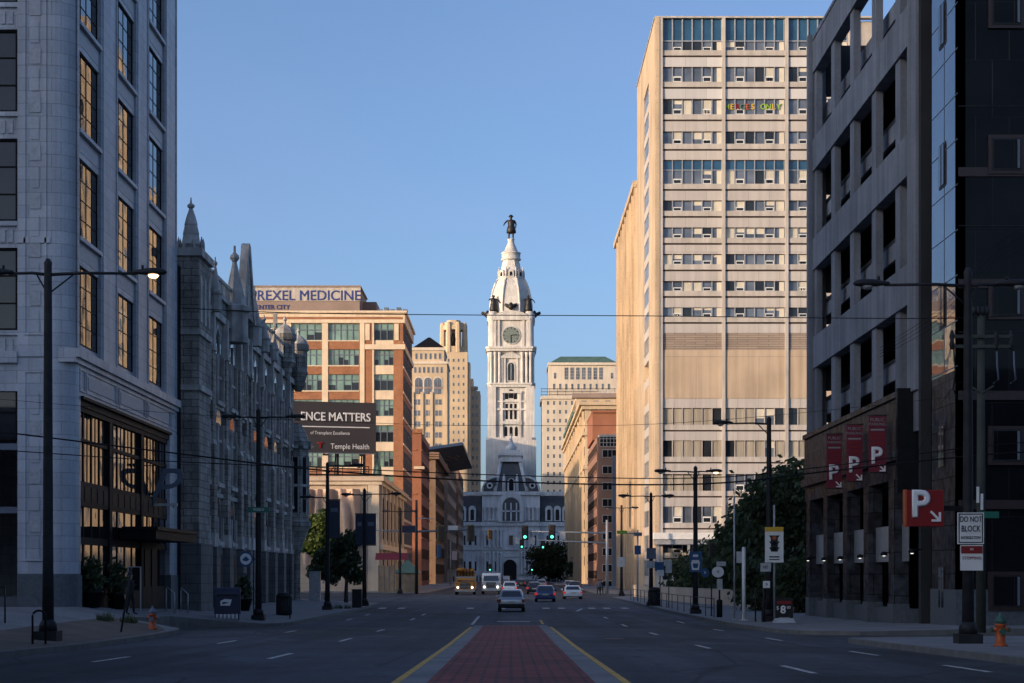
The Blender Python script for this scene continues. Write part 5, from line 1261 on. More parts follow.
tree('avenue_tree', 'wide dark tree far down the street in front of the city hall', X(549, 520), 520, 10.8, 7.2, 'leaf', 7000, 21, low=.15, size=.42)
tree('avenue_tree', 'smaller dark tree far down the right pavement', X(577, 470), 470, 6, 3, 'leaf', 2000, 22, low=.3, size=.4)
for i, (p, d_, lab) in enumerate(((105, 63, 'weedy tuft on the paver strip'), (128, 64, 'weedy tuft beside the leaning post'), (340, 118, 'low planting at the foot of the first banner pole'))):
    x_, zb = X(p, d_), gz(X(p, d_), d_); b = MB(); r = random.Random(i); vs = []; fs = []
    for _ in range(90):
        a = r.uniform(0, 6.28); q = r.random()*(.35 if i < 2 else .9); h = r.uniform(.15, .4); px_, py_ = x_+q*math.cos(a), d_+q*math.sin(a); dx, dy = r.uniform(-.12, .12), r.uniform(-.12, .12); k_ = len(vs)
        vs += [(px_-.02, py_, zb), (px_+.02, py_, zb), (px_+dx, py_+dy, zb+h)]; fs.append((k_, k_+1, k_+2))
    b.add(vs, fs, 'leaf'); tag(b.build('weed_tuft', org=(x_, d_, zb)), lab, 'plant')
# planter wall on the plaza
PW = thing('planter_wall', 'low pale stone planter wall in front of the plaza shrubs', 'wall', (14, 170, -2.4)); b = MB()
pl = [(13.4, 188), (13.0, 178), (13.4, 160), (15.2, 138), (17.8, 118), (19, 106)]
for (xa, ya), (xb, yb) in zip(pl, pl[1:]):
    za = gz(xa, ya)-.05; dv = Vector((xb-xa, yb-ya)).normalized(); nx, ny = dv.y*-.2, dv.x*.2
    b.prismz([(xa-nx, ya-ny), (xb-nx, yb-ny), (xb+nx, yb+ny), (xa+nx, ya+ny)], za, za+1.25, 'beige_stone')
b.build('wall_body', PW)
# black pipe railing along the plaza kerb
PR = thing('railing', 'thin black pipe railing along the right pavement edge', 'railing', (10.9, 120, -2.3)); b = MB()
for y_ in range(92, 160, 4): b.tube([(10.8, y_, gz(10.8, y_)), (10.8, y_, gz(10.8, y_)+1.0)], .025, 'iron', 5)
for h in (.5, 1.0): b.tube([(10.8, y_, gz(10.8, y_)+h) for y_ in range(92, 160, 4)], .022, 'iron', 5)
b.build('pipe_rails', PR)

# ------------------------------------------------------------------ street lamps
def lamp(label, px_, py_base, d_, py_top, arms, lit=(), name='street_lamp', head=.95):
    """arms: list of (x reach, height below the top); negative reach goes left"""
    x_, zb = X(px_, d_), gz(X(px_, d_), d_)-.02; zt = Z(py_top, d_); t = thing(name, label, 'street lamp', (x_, d_, zb), 'street lamps')
    b = MB(); b.lathe([(.17, zb+.3), (.15, zb+2.5), (.11, zt-.1), (.12, zt), (.05, zt+.12)], 'iron', (x_, d_), 10); b.build('pole', t)
    b = MB(); b.box(x_-.32, x_+.32, d_-.32, d_+.32, zb, zb+.28, 'iron'); b.lathe([(.26, zb+.28), (.24, zb+.5), (.17, zb+.6)], 'iron', (x_, d_), 10); b.build('base', t)
    for i, (rx, dz) in enumerate(arms):
        s_ = 1 if rx > 0 else -1; b = MB(); za = zt-dz
        b.tube([(x_, d_, za-.05), (x_+rx*.4, d_, za+.0), (x_+rx, d_, za-.02)], [.05, .045, .04], 'iron', 6); b.tube([(x_, d_, za-.6), (x_+rx*.28, d_, za-.06)], .025, 'iron', 5); b.build('arm', t)
        q = MB(); L_ = head; xe = x_+rx
        prof = [(-.05, .06, .05), (.15, .1, .08), (.4, .16, .12), (.7, .17, .13), (.9, .12, .09), (.98, .04, .03)]
        vs = []; fs = []; n = 10
        for u, hw_, hz in prof:
            for j in range(n): a = 2*math.pi*j/n; vs.append((xe+s_*(u-.1)*L_, d_+hw_*math.cos(a), za+.02+hz*math.sin(a)*(1.0 if math.sin(a) > 0 else .7)))
        for m_ in range(len(prof)-1):
            for j in range(n): fs.append((m_*n+j, m_*n+(j+1) % n, (m_+1)*n+(j+1) % n, (m_+1)*n+j))
        fs.append(tuple(range(n))); fs.append(tuple((len(prof)-1)*n+j for j in range(n)))
        q.add(vs, fs, 'iron', True); q.lathe([(.035, za+.12), (.035, za+.22)], 'iron', (xe+s_*.15, d_), 6); h_ = q.build('lamp_head', t)
        q = MB(); xm = xe+s_*.48*L_
        q.lathe([(.01, za-.16), (.11, za-.13), (.155, za-.07), (.15, za-.05)], 'lamp_on' if i in lit else 'lamp_off', (xm, d_), 10); q.build('lens', h_)
    return t
L1 = lamp('tall dark street lamp nearest the camera on the left, its right head lit', 48, 641, 48.5, 263, [(2.5, .28), (-1.1, .28)], (0,))
L2 = lamp('street lamp beside the mailbox on the left corner', 258.5, 620, 86, 411, [(-1.0, .3), (1.5, .3)])
lamp('left street lamp carrying a single dark banner', 327.5, 612, 114, 464, [(-1.0, 2.2), (1.6, .1)])
lamp('left street lamp carrying a pair of dark banners', 364.5, 608, 127, 490, [(-.9, .35), (1.9, .3)])
lamp('smaller street lamp far down the left pavement', 400, 594, 205, 508, [(-1.3, .4), (1.3, .4)])
R1 = lamp('street lamp nearest the camera on the right, beside the red hydrant', 968, 645, 46.5, 272, [(-2.25, .33), (.9, .33)])
R2 = lamp('right street lamp rising in front of the plaza trees', 769, 626, 84, 419, [(-1.9, .2)])
lamp('right street lamp with the blue sign at mid height', 695.5, 617, 102, 468, [(-1.6, .2), (.75, .2)], (1,))
lamp('right street lamp beside the dark litter bin', 651, 609, 128, 494, [(-1.6, .15), (.9, .15)])
lamp('smaller street lamp in front of the windowless tan wing', 621.5, 598, 185, 506, [(-1.0, .2), (1.0, .2)])
def hang(name, label, cat, px0, px1, py0, py1, d_, k, group=None, arm=True, t_=.04):
    x0, x1, z0, z1 = X(px0, d_), X(px1, d_), Z(py1, d_), Z(py0, d_); t = thing(name, label, cat, ((x0+x1)/2, d_, z0), group)
    b = MB(); b.box(x0, x1, d_-t_/2, d_+t_/2, z0, z1, k); b.build('cloth' if name == 'banner' else 'panel', t)
    if arm:
        for zz in (z1+.03, z0-.03): b = MB(); b.tube([(x0-.05, d_, zz), (x1+.05, d_, zz)], .025, 'iron', 5); b.build('bracket', t)
    return t
for a, c_, y0, y1, d_, lab in ((328.5, 340, 500, 538, 114, 'single dark blue banner on the left lamp post'), (355.5, 363.6, 514, 545, 127, 'left one of the paired dark blue banners'), (365.6, 376, 514, 545, 127, 'right one of the paired dark blue banners')):
    t = hang('banner', lab, 'banner', a, c_, y0, y1, d_, 'navy', 'dark street banners')
    b = MB(); b.box(X(a+2, d_), X(c_-2, d_), d_-.035, d_-.022, Z(y0+12, d_), Z(y0+8, d_), 'lead'); b.build('print', t)

# ------------------------------------------------------------------ parking signs on the garage
for i, (p0, p1, y0, y1) in enumerate(((868.6, 886, 416, 472), (846.5, 862.5, 425, 481), (826.5, 842, 434.5, 488))):
    d_ = 16.38*FPX/(p1-CX); t = hang('parking_banner', ['maroon parking banner nearest the camera, highest of the three', 'middle of the three maroon parking banners', 'maroon parking banner farthest down the garage wall, lowest of the three'][i], 'banner', p0, p1, y0, y1, d_, 'banner_red', 'maroon parking banners')
    xm = X((p0+p1)/2, d_); zz = lambda q: Z(y0+(y1-y0)*q, d_); m_ = face_s(0, 0) @ T(xm, d_-.035)
    text('P', 1.0, m_ @ T(-.04, 0, zz(.72)), 'white_text', t, bold=.035)
    text('PUBLIC', .2, m_ @ T(0, 0, zz(.07)), 'panel_text', t); text('PARKING', .18, m_ @ T(0, 0, zz(.15)), 'panel_text', t)
    for q in (.26, .34, .42, .5): b = MB(); b.box(xm-.3, xm+.3, d_-.03, d_-.022, zz(q), zz(q)+.07, 'panel_text' if q == .26 else 'sign_red'); b.build('text_line', t)
    b = MB()
    xa, za = xm+.2, zz(.93); b.prism([(xa+.3*u, za+.3*v) for u, v in ((-.5, .36), (-.36, .5), (.3, -.16), (.3, .35), (.5, .35), (.5, -.5), (-.35, -.5), (-.35, -.3), (.16, -.3))], d_-.04, d_-.022, 'white_text'); b.build('arrow', t)
d_ = 66.1; PS = thing('parking_sign', 'large red box sign with white P and arrow projecting from the corner', 'sign', (X(925, d_), d_, Z(527, d_)))
b = MB(); x0, x1, z0, z1 = X(905.5, d_), X(944, d_), Z(526.5, d_), Z(490, d_); b.box(x0, x1, d_, d_+.35, z0, z1, 'sign_red'); b.build('sign_box', PS, bevel=.02)
text('P', 1.4, T(x0+.55, d_-.03, (z0+z1)/2+.12), 'white_text', PS, bold=.05)
b = MB(); xa, za = x1-.33, z0+.4; b.prism([(xa+.42*u, za+.42*v) for u, v in ((-.5, .36), (-.36, .5), (.3, -.16), (.3, .35), (.5, .35), (.5, -.5), (-.35, -.5), (-.35, -.3), (.16, -.3))], d_-.03, d_-.001, 'white_text'); b.build('arrow', PS)
b = MB(); b.box(x0-.02, x0+.05, d_-.01, d_+.36, z0-.02, z1+.02, 'orange'); b.build('lit_edge', PS)  # orange strip paints the lit left side of the box
b = MB(); b.box(x1, 17.3, d_+.1, d_+.25, (z0+z1)/2-.1, (z0+z1)/2+.1, 'black'); b.build('bracket', PS)
for i, (p, y_) in enumerate(((912, 552.5), (884, 555), (860, 557.5), (840, 559), (824, 560), (808, 560))):
    d_ = 16.55*FPX/(p-CX); x_ = 16.55; t = thing('wall_lamp', 'small lit wall lamp on the '+['nearest', 'second', 'third', 'fourth', 'fifth', 'farthest'][i]+' pier of the garage arcade', 'wall lamp', (x_, d_, Z(y_, d_)), 'arcade wall lamps')
    zz = Z(y_, d_); b = MB(); b.lathe([(.03, zz+.16), (.14, zz+.1), (.16, zz), (.12, zz-.02)], 'black', (x_, d_), 8); b.tube([(x_, d_, zz+.1), (16.98, d_, zz+.14)], .03, 'black', 5); b.build('shade', t)
    b = MB(); b.lathe([(.07, zz-.025), (.06, zz-.05), (.02, zz-.06)], 'lamp_wall', (x_, d_), 8); b.build('bulb', t)

# ------------------------------------------------------------------ road signs on the near right lamp
def plate(name, label, px0, px1, py0, py1, d_, k, parent_name=None, cat='sign', lines=(), group=None, shape='rect', t_=.03, border=None):
    x0, x1, z0, z1 = X(px0, d_), X(px1, d_), Z(py1, d_), Z(py0, d_); xm, zm = (x0+x1)/2, (z0+z1)/2
    t = thing(name, label, cat, (xm, d_, z0), group); b = MB()
    if shape == 'rect': b.box(x0, x1, d_, d_+t_, z0, z1, k)
    else: b.prism([(xm+(x1-x0)/2*math.cos(R(a)), zm+(z1-z0)/2*math.sin(R(a))) for a in range(0, 360, 18)], d_, d_+t_, k)
    if border and shape == 'rect':
        e = (x1-x0)*.04
        for q in ((x0+e, x1-e, z1-2*e, z1-e), (x0+e, x1-e, z0+e, z0+2*e), (x0+e, x0+2*e, z0+2*e, z1-2*e), (x1-2*e, x1-e, z0+2*e, z1-2*e)): b.box(q[0], q[1], d_-.004, d_-.001, q[2], q[3], border)
    b.build('panel', t)
    for s_, sz, fy, kk in lines: text(s_, sz*(z1-z0), T(xm, d_-.012, z1-fy*(z1-z0)), kk, t, ext=.004, sx=.7, bold=.006*sz)
    return t
plate('road_sign', 'white sign reading do not block intersection on the near right lamp post', 957.5, 984, 512.5, 544, 46.2, 'white', lines=(('DO NOT', .25, .22, 'sign_black'), ('BLOCK', .27, .52, 'sign_black'), ('INTERSECTION', .13, .8, 'sign_black')), border='sign_black')
t = plate('road_sign', 'narrow red and white sign below the do not block sign', 960.5, 983, 545, 570.5, 46.2, 'white', lines=(('NO', .12, .17, 'white_text'),))
b = MB(); b.box(X(961, 46.2), X(982.5, 46.2), 46.188, 46.196, Z(553.5, 46.2), Z(546, 46.2), 'sign_red'); b.build('red_band', t)
text('STOPPING', .11, T(X(971.7, 46.2), 46.18, Z(558, 46.2)), 'sign_red', t, ext=.004)
plate('street_name_sign', 'green street name blade behind the near right lamp post', 981, 999, 511.5, 518, 49, 'sign_green')
plate('street_name_sign', 'green street name blade on the lamp post by the mailbox', 248, 269.5, 507, 512.5, 85.7, 'sign_green', lines=(('WOOD ST', .6, .5, 'white_text'),))
# utility pole
UD = 58.0; UP = thing('utility_pole', 'weathered greenish utility pole with crossarms and insulators at the right edge', 'utility pole', (X(981, UD), UD, gz(X(981, UD), UD)))
x_ = X(981, UD); b = MB(); b.lathe([(.17, gz(x_, UD)), (.12, Z(312, UD))], 'wood', (x_, UD), 10); b.build('pole_shaft', UP)
for yy in (337, 347):
    b = MB(); b.box(X(950, UD), X(1011, UD), UD-.2, UD-.08, Z(yy+1.6, UD), Z(yy-1.6, UD), 'wood'); b.build('crossarm', UP)
for p in (951, 995, 1010): b = MB(); b.lathe([(.05, Z(350, UD)), (.1, Z(345, UD)), (.06, Z(341, UD)), (.1, Z(337, UD)), (.04, Z(331, UD))], 'iron', (X(p, UD), UD-.14), 8); b.build('insulator', UP)
for p in (997, 1014): b = MB(); b.tube([(X(p-1, UD), UD-.1, Z(352, UD)), (X(p-2, UD), UD-.25, Z(366, UD)), (X(p, UD), UD-.2, Z(380, UD)), (X(p-5, UD), UD-.15, Z(384, UD))], .03, 'lead', 6); b.build('cutout_switch', UP)
b = MB(); b.tube([(X(952, UD), UD-.2, Z(345, UD)), (X(953, UD), UD-.3, Z(372, UD)), (X(951, UD), UD-.3, Z(390, UD)), (X(956, UD), UD-.2, Z(400, UD))], .025, 'black', 6); b.build('drop_cable', UP)
b = MB()
for i in range(4): b.lathe([(.03, Z(316, UD)), (.1, Z(312+i % 2, UD)), (.05, Z(307, UD))], 'iron', (X(973+i*4.4, UD), UD-.1), 6)
b.build('top_bracket', UP)
b = MB(); b.tube([(X(969, UD), UD-.1, Z(386, UD)), (x_, UD-.1, Z(394, UD)), (X(993, UD), UD-.1, Z(386, UD))], .04, 'wood', 5); b.build('brace', UP)
for i, yy in enumerate((495, 502)):
    b = MB(); b.box(X(975+i*4, UD), X(977.5+i*4, UD), UD-.22, UD-.18, Z(yy+8, UD), Z(yy-8, UD), 'white'); b.build('marker_strip', UP)

# ------------------------------------------------------------------ wires
def wire(label, pts, r, d0, k='black'):
    """hangs across the street: sampled points, each (pixel x, pixel y) at its own distance"""
    P_ = [at(p[0], p[1], p[2] if len(p) > 2 else d0) for p in pts]; S_ = []
    for i in range(len(P_)-1):
        for q in range(6):
            a = P_[max(i-1, 0)]; b_ = P_[i]; c_ = P_[i+1]; e = P_[min(i+2, len(P_)-1)]; u = q/6
            S_.append(.5*((2*b_)+(c_-a)*u+(2*a-5*b_+4*c_-e)*u*u+(3*b_-a-3*c_+e)*u**3))
    S_.append(P_[-1]); b = MB(); b.tube(S_, r, k, 5); o = b.build('overhead_wire', org=P_[0]); tag(o, label, 'wire', 'overhead wires')
wire('heavy wire crossing the street from upper left, dipping lowest over the middle', [(-90, 425), (0, 432), (165, 452), (330, 471), (512, 482), (700, 484), (830, 471), (981, 455), (1100, 448)], .028, 60)
wire('thinner wire just above the heavy one across the street', [(-90, 445), (0, 450), (165, 461), (330, 468), (512, 475.5), (700, 478), (830, 466), (981, 446), (1100, 438)], .018, 61)
wire('thin high wire crossing in front of the clock tower dome', [(180, 308), (300, 313), (470, 315), (655, 316), (830, 318), (960, 318), (1100, 312)], .016, 62)
wire('faint wire crossing below the clock tower gallery', [(-50, 395), (200, 415), (400, 424), (512, 425.5), (655, 424), (830, 410), (1100, 380)], .008, 63)
wire('thin wire running from the garage face to the utility pole', [(820, 505), (900, 478), (951, 390), (1000, 374), (1100, 350)], .010, 59)
for i, yy in enumerate((254, 262, 268, 274)):
    wire('thin wire in a bunch across the garage top, '+['uppermost', 'second', 'third', 'lowest'][i]+' of four', [(880, 348+i*3), (951, 300+i*5), (1000, yy-12), (1100, yy-60)], .007, 57)

# ------------------------------------------------------------------ street furniture, left
def ground(px_, d_): return X(px_, d_), gz(X(px_, d_), d_)
def hydrant(label, px_, d_, cap):
    x_, zb = ground(px_, d_); t = thing('fire_hydrant', label, 'fire hydrant', (x_, d_, zb)); s_ = 1.0
    b = MB(); b.lathe([(.19, zb), (.19, zb+.05), (.13, zb+.06), (.12, zb+.5), (.15, zb+.52), (.15, zb+.57), (.13, zb+.58)], 'orange', (x_, d_), 12); b.build('barrel', t)
    b = MB(); b.lathe([(.15, zb+.57), (.14, zb+.66), (.09, zb+.75), (.04, zb+.78), (.04, zb+.84), (.03, zb+.85)], cap, (x_, d_), 12); b.build('bonnet', t)
    for sx, r_ in ((1, .055), (-1, .055)): b = MB(); b.tube([(x_, d_, zb+.42), (x_+sx*.2, d_, zb+.42)], r_, 'orange', 8); b.tube([(x_+sx*.19, d_, zb+.42), (x_+sx*.24, d_, zb+.42)], r_*1.25, cap, 6, False); b.build('outlet', t)
    b = MB(); b.tube([(x_, d_, zb+.38), (x_, d_-.2, zb+.38)], .075, 'orange', 8); b.tube([(x_, d_-.19, zb+.38), (x_, d_-.25, zb+.38)], .09, cap, 6, False); b.build('pumper_outlet', t)
    return t
hydrant('orange fire hydrant with grey top on the left pavement in front of the bronze shopfront', 152.5, 62.5, 'lead')
hydrant('orange-red fire hydrant with green cap by the near right lamp', 1000.5, 43.5, 'hyd_green')
x_, zb = ground(39, 45.5); t = thing('bike_rack', 'black hoop bike rack left of the nearest left lamp post', 'bike rack', (x_, 45.5, zb))
b = MB(); w_ = .17; b.tube([(x_-w_, 45.5, zb), (x_-w_, 45.5, zb+.75)]+[(x_+w_*math.cos(R(a)), 45.5, zb+.75+.14*math.sin(R(a))) for a in range(180, -1, -30)]+[(x_+w_, 45.5, zb)], .03, 'black', 8); b.build('hoop', t)
b = MB()
for s_ in (-1, 1): b.box(x_+s_*w_-.07, x_+s_*w_+.07, 45.43, 45.57, zb, zb+.015, 'black')
b.build('foot_plate', t)
x_, zb = ground(5, 55); t = thing('railing', 'thin black handrail at the extreme left edge of the picture', 'railing', (x_, 55, zb)); b = MB(); b.tube([(x_-1.2, 55, zb+1.15), (x_, 55, zb+1.15), (x_, 55, zb)], .03, 'iron', 6); b.build('pipe_rails', t)
x_, zb = ground(121, 58); t = thing('leaning_post', 'thin dark post leaning to the right on the left pavement', 'post', (x_, 58, zb)); b = MB(); b.tube([(x_, 58, zb), (x_+.35, 58, zb+2.15)], .035, 'iron', 6); b.build('post_shaft', t)
hand = MB()
for k_, (p0, p1, d_) in enumerate(((161, 174.5, 80), (176, 188, 83))):
    x0, zb = ground(p0, d_); x1 = X(p1, d_); t = thing('step_railing', ['sloping step handrail nearer the shopfront canopy', 'sloping step handrail farther from the shopfront canopy'][k_], 'railing', (x1, d_, zb)); b = MB()
    b.tube([(x0, d_+1.2, zb+1.15), (x1, d_, zb+.85), (x1, d_, zb-.1)], .03, 'galv', 6); b.tube([(x0, d_+1.2, zb+1.1), (x0, d_+1.2, zb-.1)], .03, 'galv', 6); b.build('pipe_rails', t)
# mailbox
x_, zb = ground(228.5, 82.5); t = thing('mailbox', 'dark blue street mailbox with rounded top on the left corner', 'mailbox', (x_, 82.5, zb)); b = MB()
w_ = .62; prof = [(0, .25), (.75, .25), (.75, 1.15)]+[(.375+.375*math.cos(R(a)), 1.15+.375*math.sin(R(a))) for a in range(15, 180, 15)]+[(0, 1.15)]
b.M = T(x_-w_, 82.1, zb) @ rotz(R(8)); vs = [(0, u, v) for u, v in prof]+[(2*w_, u, v) for u, v in prof]; n = len(prof)
b.add(vs, [tuple(range(n)), tuple(range(2*n-1, n-1, -1))]+[(i, i+n, (i+1) % n+n, (i+1) % n) for i in range(n)], 'navy'); b.build('body', t, bevel=.015)
b = MB(T(x_-w_, 82.1, zb) @ rotz(R(8)))
for u in (.06, w_*2-.14): b.box(u, u+.08, .05, .7, 0, .25, 'navy')
for i in range(6): b.box(.1+i*.19, .16+i*.19, -.02, .0, .05, .26, 'white_text')
b.build('legs', t)
b = MB(T(x_-w_, 82.1, zb) @ rotz(R(8))); b.box(.12, w_*2-.12, -.03, .0, 1.12, 1.2, 'iron'); b.build('chute_handle', t)
b = MB(T(x_-w_, 82.1, zb) @ rotz(R(8))); b.prism([(.3, .66), (.75, .66), (.83, .95), (.5, .98), (.3, .88)], -.012, -.002, 'white_text'); b.prism([(.36, .72), (.72, .8), (.42, .84)], -.018, -.0125, 'navy'); b.build('emblem', t)
t = plate('round_sign', 'round blue and white sign on a post left of the corner street lamp', 238.5, 253, 551, 567, 85, 'sign_blue', shape='round')
b = MB(); xm, zm = X(245.8, 85), Z(559, 85); b.prism([(xm+.28*math.cos(R(a)), zm+.28*math.sin(R(a))) for a in range(0, 360, 20)], 84.985, 84.999, 'white_text'); b.prism([(xm-.18, zm-.05), (xm, zm+.14), (xm+.18, zm-.02), (xm+.04, zm-.12)], 84.97, 84.984, 'sign_blue'); b.build('emblem', t)
b = MB(); b.tube([(xm+.38, 85.06, gz(xm, 85)), (xm+.38, 85.06, zm+.2)], .03, 'iron', 6); b.tube([(xm+.2, 85.06, zm), (xm+.62, 85.06, zm)], .025, 'iron', 5); b.build('post_shaft', t)
def post(label, px_, d_, py_top, k='iron', r_=.035, name='sign_post', cat='post', group=None):
    x_, zb = ground(px_, d_); t = thing(name, label, cat, (x_, d_, zb), group); b = MB(); b.tube([(x_, d_, zb), (x_, d_, Z(py_top, d_))], r_, k, 8); b.box(x_-r_*2, x_+r_*2, d_-r_*2, d_+r_*2, zb, zb+.03, k); b.build('post_shaft', t); return t
post('thin dark post on the kerb by the gothic corner', 290, 90, 562)
def bin_(label, px_, d_, h, r_, k='iron'):
    x_, zb = ground(px_, d_); t = thing('litter_bin', label, 'litter bin', (x_, d_, zb)); b = MB(); b.lathe([(r_*.85, zb), (r_, zb+.1), (r_, zb+h*.8)], k, (x_, d_), 14); 
    for i in range(14):
        a = 2*math.pi*i/14; b.box(x_+r_*1.02*math.cos(a)-.015, x_+r_*1.02*math.cos(a)+.015, d_+r_*1.02*math.sin(a)-.015, d_+r_*1.02*math.sin(a)+.015, zb+.05, zb+h*.8, k)
    b.build('body', t); b = MB(); b.lathe([(r_*1.08, zb+h*.8), (r_*1.08, zb+h*.86), (r_*.8, zb+h), (r_*.3, zb+h*1.02)], k, (x_, d_), 14); b.build('lid', t); return t
bin_('dark round litter bin in front of the gothic oriel', 284, 97, 1.25, .42)
def pot(label, px_, d_):
    x_, zb = ground(px_, d_); t = thing('planter_urn', label, 'planter', (x_, d_, zb)); b = MB(); b.lathe([(.3, zb), (.45, zb+.6), (.5, zb+.62), (.48, zb+.68), (.3, zb+.66)], 'black', (x_, d_), 12); b.build('urn', t)
    c_ = crown_mb([(x_, d_, zb+1.1, .5), (x_, d_, zb+1.7, .35)], 420, .12, 'leaf', int(px_)); c_.build('foliage', t)
pot('dark planted urn left of the shopfront entrance', 92, 70.5); pot('dark planted urn right of the shopfront entrance', 118, 74); pot('dark planted urn behind the mailbox, against the gothic wall', 244, 99)
x_, zb = ground(133, 74); t = thing('menu_stand', 'thin pale framed board on the pavement by the shopfront door', 'board', (X(134, 75.5), 75.5, zb)); b = MB(); x0, x1 = X(129, 75.5), X(140, 75.5)
b.box(x0, x1, 75.5, 75.55, zb+.9, zb+1.9, 'black'); b.build('board_face', t); b = MB(); b.box(x0-.03, x1+.03, 75.48, 75.57, zb+1.9, zb+1.94, 'galv'); b.box(x1, x1+.04, 75.48, 75.57, zb, zb+1.9, 'galv'); b.box(x0-.04, x0, 75.48, 75.57, zb, zb+1.9, 'galv'); b.build('stand_frame', t)
# person walking by the shopfront
pb, hr = figure('person', None, 'cloth', 'skin', 'cloth', 1.72, stride=.10); d_ = 70.0
x_, zb = ground(130.5, d_); pb.location = (x_, d_, zb); pb.rotation_euler = (0, 0, R(70)); tag(pb, 'person in dark clothes standing on the pavement by the shopfront door', 'person'); WL[pb.name] = Vector((0, 0, 0)); hr.build('hair', pb)
# group beyond: bicycle hoops, kiosk and waste containers on the far left corner
def locker(label, p0, p1, y0, y1, d_, k, name='street_cabinet', cat='cabinet', top=None):
    x0, x1 = X(p0, d_), X(p1, d_); zb = gz((x0+x1)/2, d_); t = thing(name, label, cat, ((x0+x1)/2, d_, zb)); b = MB(); b.box(x0, x1, d_, d_+(x1-x0)*.7, zb, Z(y0, d_), k); b.box(x0-.04, x1+.04, d_-.04, d_+(x1-x0)*.7+.04, Z(y0, d_), Z(y0, d_)+.06, top or k); b.build('body', t, bevel=.01)
    b = MB(); b.box(x0+.08, x1-.08, d_-.012, d_-.002, zb+.2, Z(y0, d_)-.15, k); b.box(x1-.2, x1-.14, d_-.04, d_-.013, zb+.6, zb+.75, 'iron'); b.build('door_panel', t); return t
locker('pale grey utility cabinet under the bright green tree', 309, 320, 572, 602, 140, 'galv')
locker('slatted steel litter locker beside the paired-banner lamp post', 352, 361.5, 590, 608, 121, 'iron', 'litter_bin', 'litter bin')
KD = 150; t = thing('kiosk', 'tan boarded kiosk with a pointed green roof on the far left pavement', 'kiosk', (X(407, KD), KD, gz(X(407, KD), KD))); zb = gz(X(407, KD), KD)
KD = 218; zb = rz(KD)+.14; b = MB(); x0, x1 = X(396, KD), X(418, KD); t.location = ((x0+x1)/2, KD, zb); WL[t.name] = Vector(((x0+x1)/2, KD, zb)); b.box(x0, x1, KD, KD+2.6, zb, Z(573, KD), 'wood_tan'); b.build('body', t)
b = MB(); b.prismz([(x0-.3, KD-.3), (x1+.3, KD-.3), (x1+.3, KD+2.9), (x0-.3, KD+2.9)], Z(573, KD), Z(560, KD), 'copper', [((x0+x1)/2-.1, KD+1.2), ((x0+x1)/2+.1, KD+1.2), ((x0+x1)/2+.1, KD+1.4), ((x0+x1)/2-.1, KD+1.4)]); b.build('roof', t)
FD = 215; t = thing('hoarding', 'tan timber hoarding panel left of the kiosk', 'fence', (X(388, FD), FD, rz(FD)+.14)); b = MB(); b.box(X(378, FD), X(395, FD), FD, FD+.2, rz(FD)+.1, Z(566, FD), 'wood_tan')
for i in range(4): b.box(X(378+i*5, FD), X(379.2+i*5, FD), FD-.06, FD, rz(FD)+.1, Z(565, FD), 'taupe')
b.build('board_face', t)
AD = 222; t = thing('awning_shop', 'red awning over a shop at the foot of the low beige hall', 'awning', (X(390, AD), AD, 0)); b = MB(); b.add([(X(376, AD), AD, Z(553, AD)), (X(408, AD), AD, Z(553, AD)), (X(408, AD), AD-1.6, Z(560, AD)), (X(376, AD), AD-1.6, Z(560, AD)), (X(376, AD), AD, Z(556, AD)), (X(408, AD), AD, Z(556, AD))], [(0, 1, 2, 3), (4, 3, 2, 5), (0, 3, 4), (1, 5, 2)], 'banner_red'); b.build('canopy_cloth', t)

# ------------------------------------------------------------------ street furniture, right
# A-board with price
d_ = 81; x0, x1 = X(775.5, d_), X(793, d_); zb = gz((x0+x1)/2, d_); t = thing('price_board', 'black pavement price board with white numerals and red heading on a pale base', 'signboard', ((x0+x1)/2, d_, zb))
b = MB(); b.prismz([(x0-.1, d_-.25), (x1+.1, d_-.25), (x1+.1, d_+.35), (x0-.1, d_+.35)], zb, zb+.22, 'galv', [(x0, d_-.15), (x1, d_-.15), (x1, d_+.25), (x0, d_+.25)]); b.build('base', t)
b = MB(); b.box(x0, x1, d_-.03, d_+.05, zb+.22, Z(598, d_), 'sign_black'); b.build('panel', t)
b = MB(); b.box(x0+.08, x1-.08, d_-.04, d_-.031, Z(604, d_), Z(601, d_), 'sign_red'); b.build('heading', t)
text('8', .5, T(X(783, d_), d_-.045, Z(610, d_)), 'white_text', t, bold=.015); text('$', .24, T(X(777.5, d_), d_-.045, Z(608, d_)), 'white_text', t); text('00', .18, T(X(788.5, d_), d_-.045, Z(607.5, d_)), 'white_text', t)
b = MB()
for i in range(3): b.box(x0+.15, x1-.15, d_-.04, d_-.031, Z(618.2+i*2.6, d_), Z(617.2+i*2.6, d_), 'panel_text')
b.build('small_print', t)
# warning sign with yellow header and signal symbol
d_ = 83.2; t = plate('warning_sign', 'white sign with yellow header and black traffic signal symbol on the tree-side lamp post', 765, 783.5, 527, 562.5, d_, 'white')
x0, x1 = X(765, d_), X(783.5, d_); b = MB(); b.box(x0+.01, x1-.01, d_-.012, d_-.002, Z(531.5, d_), Z(527, d_), 'sign_yellow'); b.build('header', t)
b = MB(); xm = (x0+x1)/2; b.box(xm-.17, xm+.17, d_-.012, d_-.002, Z(551.5, d_), Z(535.5, d_), 'sign_black')
for y_ in (537.5, 543.5, 549.5): b.prism([(xm-.26, Z(y_, d_)+.1), (xm+.26, Z(y_, d_)+.1), (xm+.12, Z(y_, d_)-.1), (xm-.12, Z(y_, d_)-.1)], d_-.016, d_-.013, 'sign_black')
for y_, kk in ((538, 'orange'), (543.5, 'bronze'), (549, 'bronze')): b.prism([(xm+.1*math.cos(R(a)), Z(y_, d_)+.1*math.sin(R(a))) for a in range(0, 360, 30)], d_-.02, d_-.017, kk)
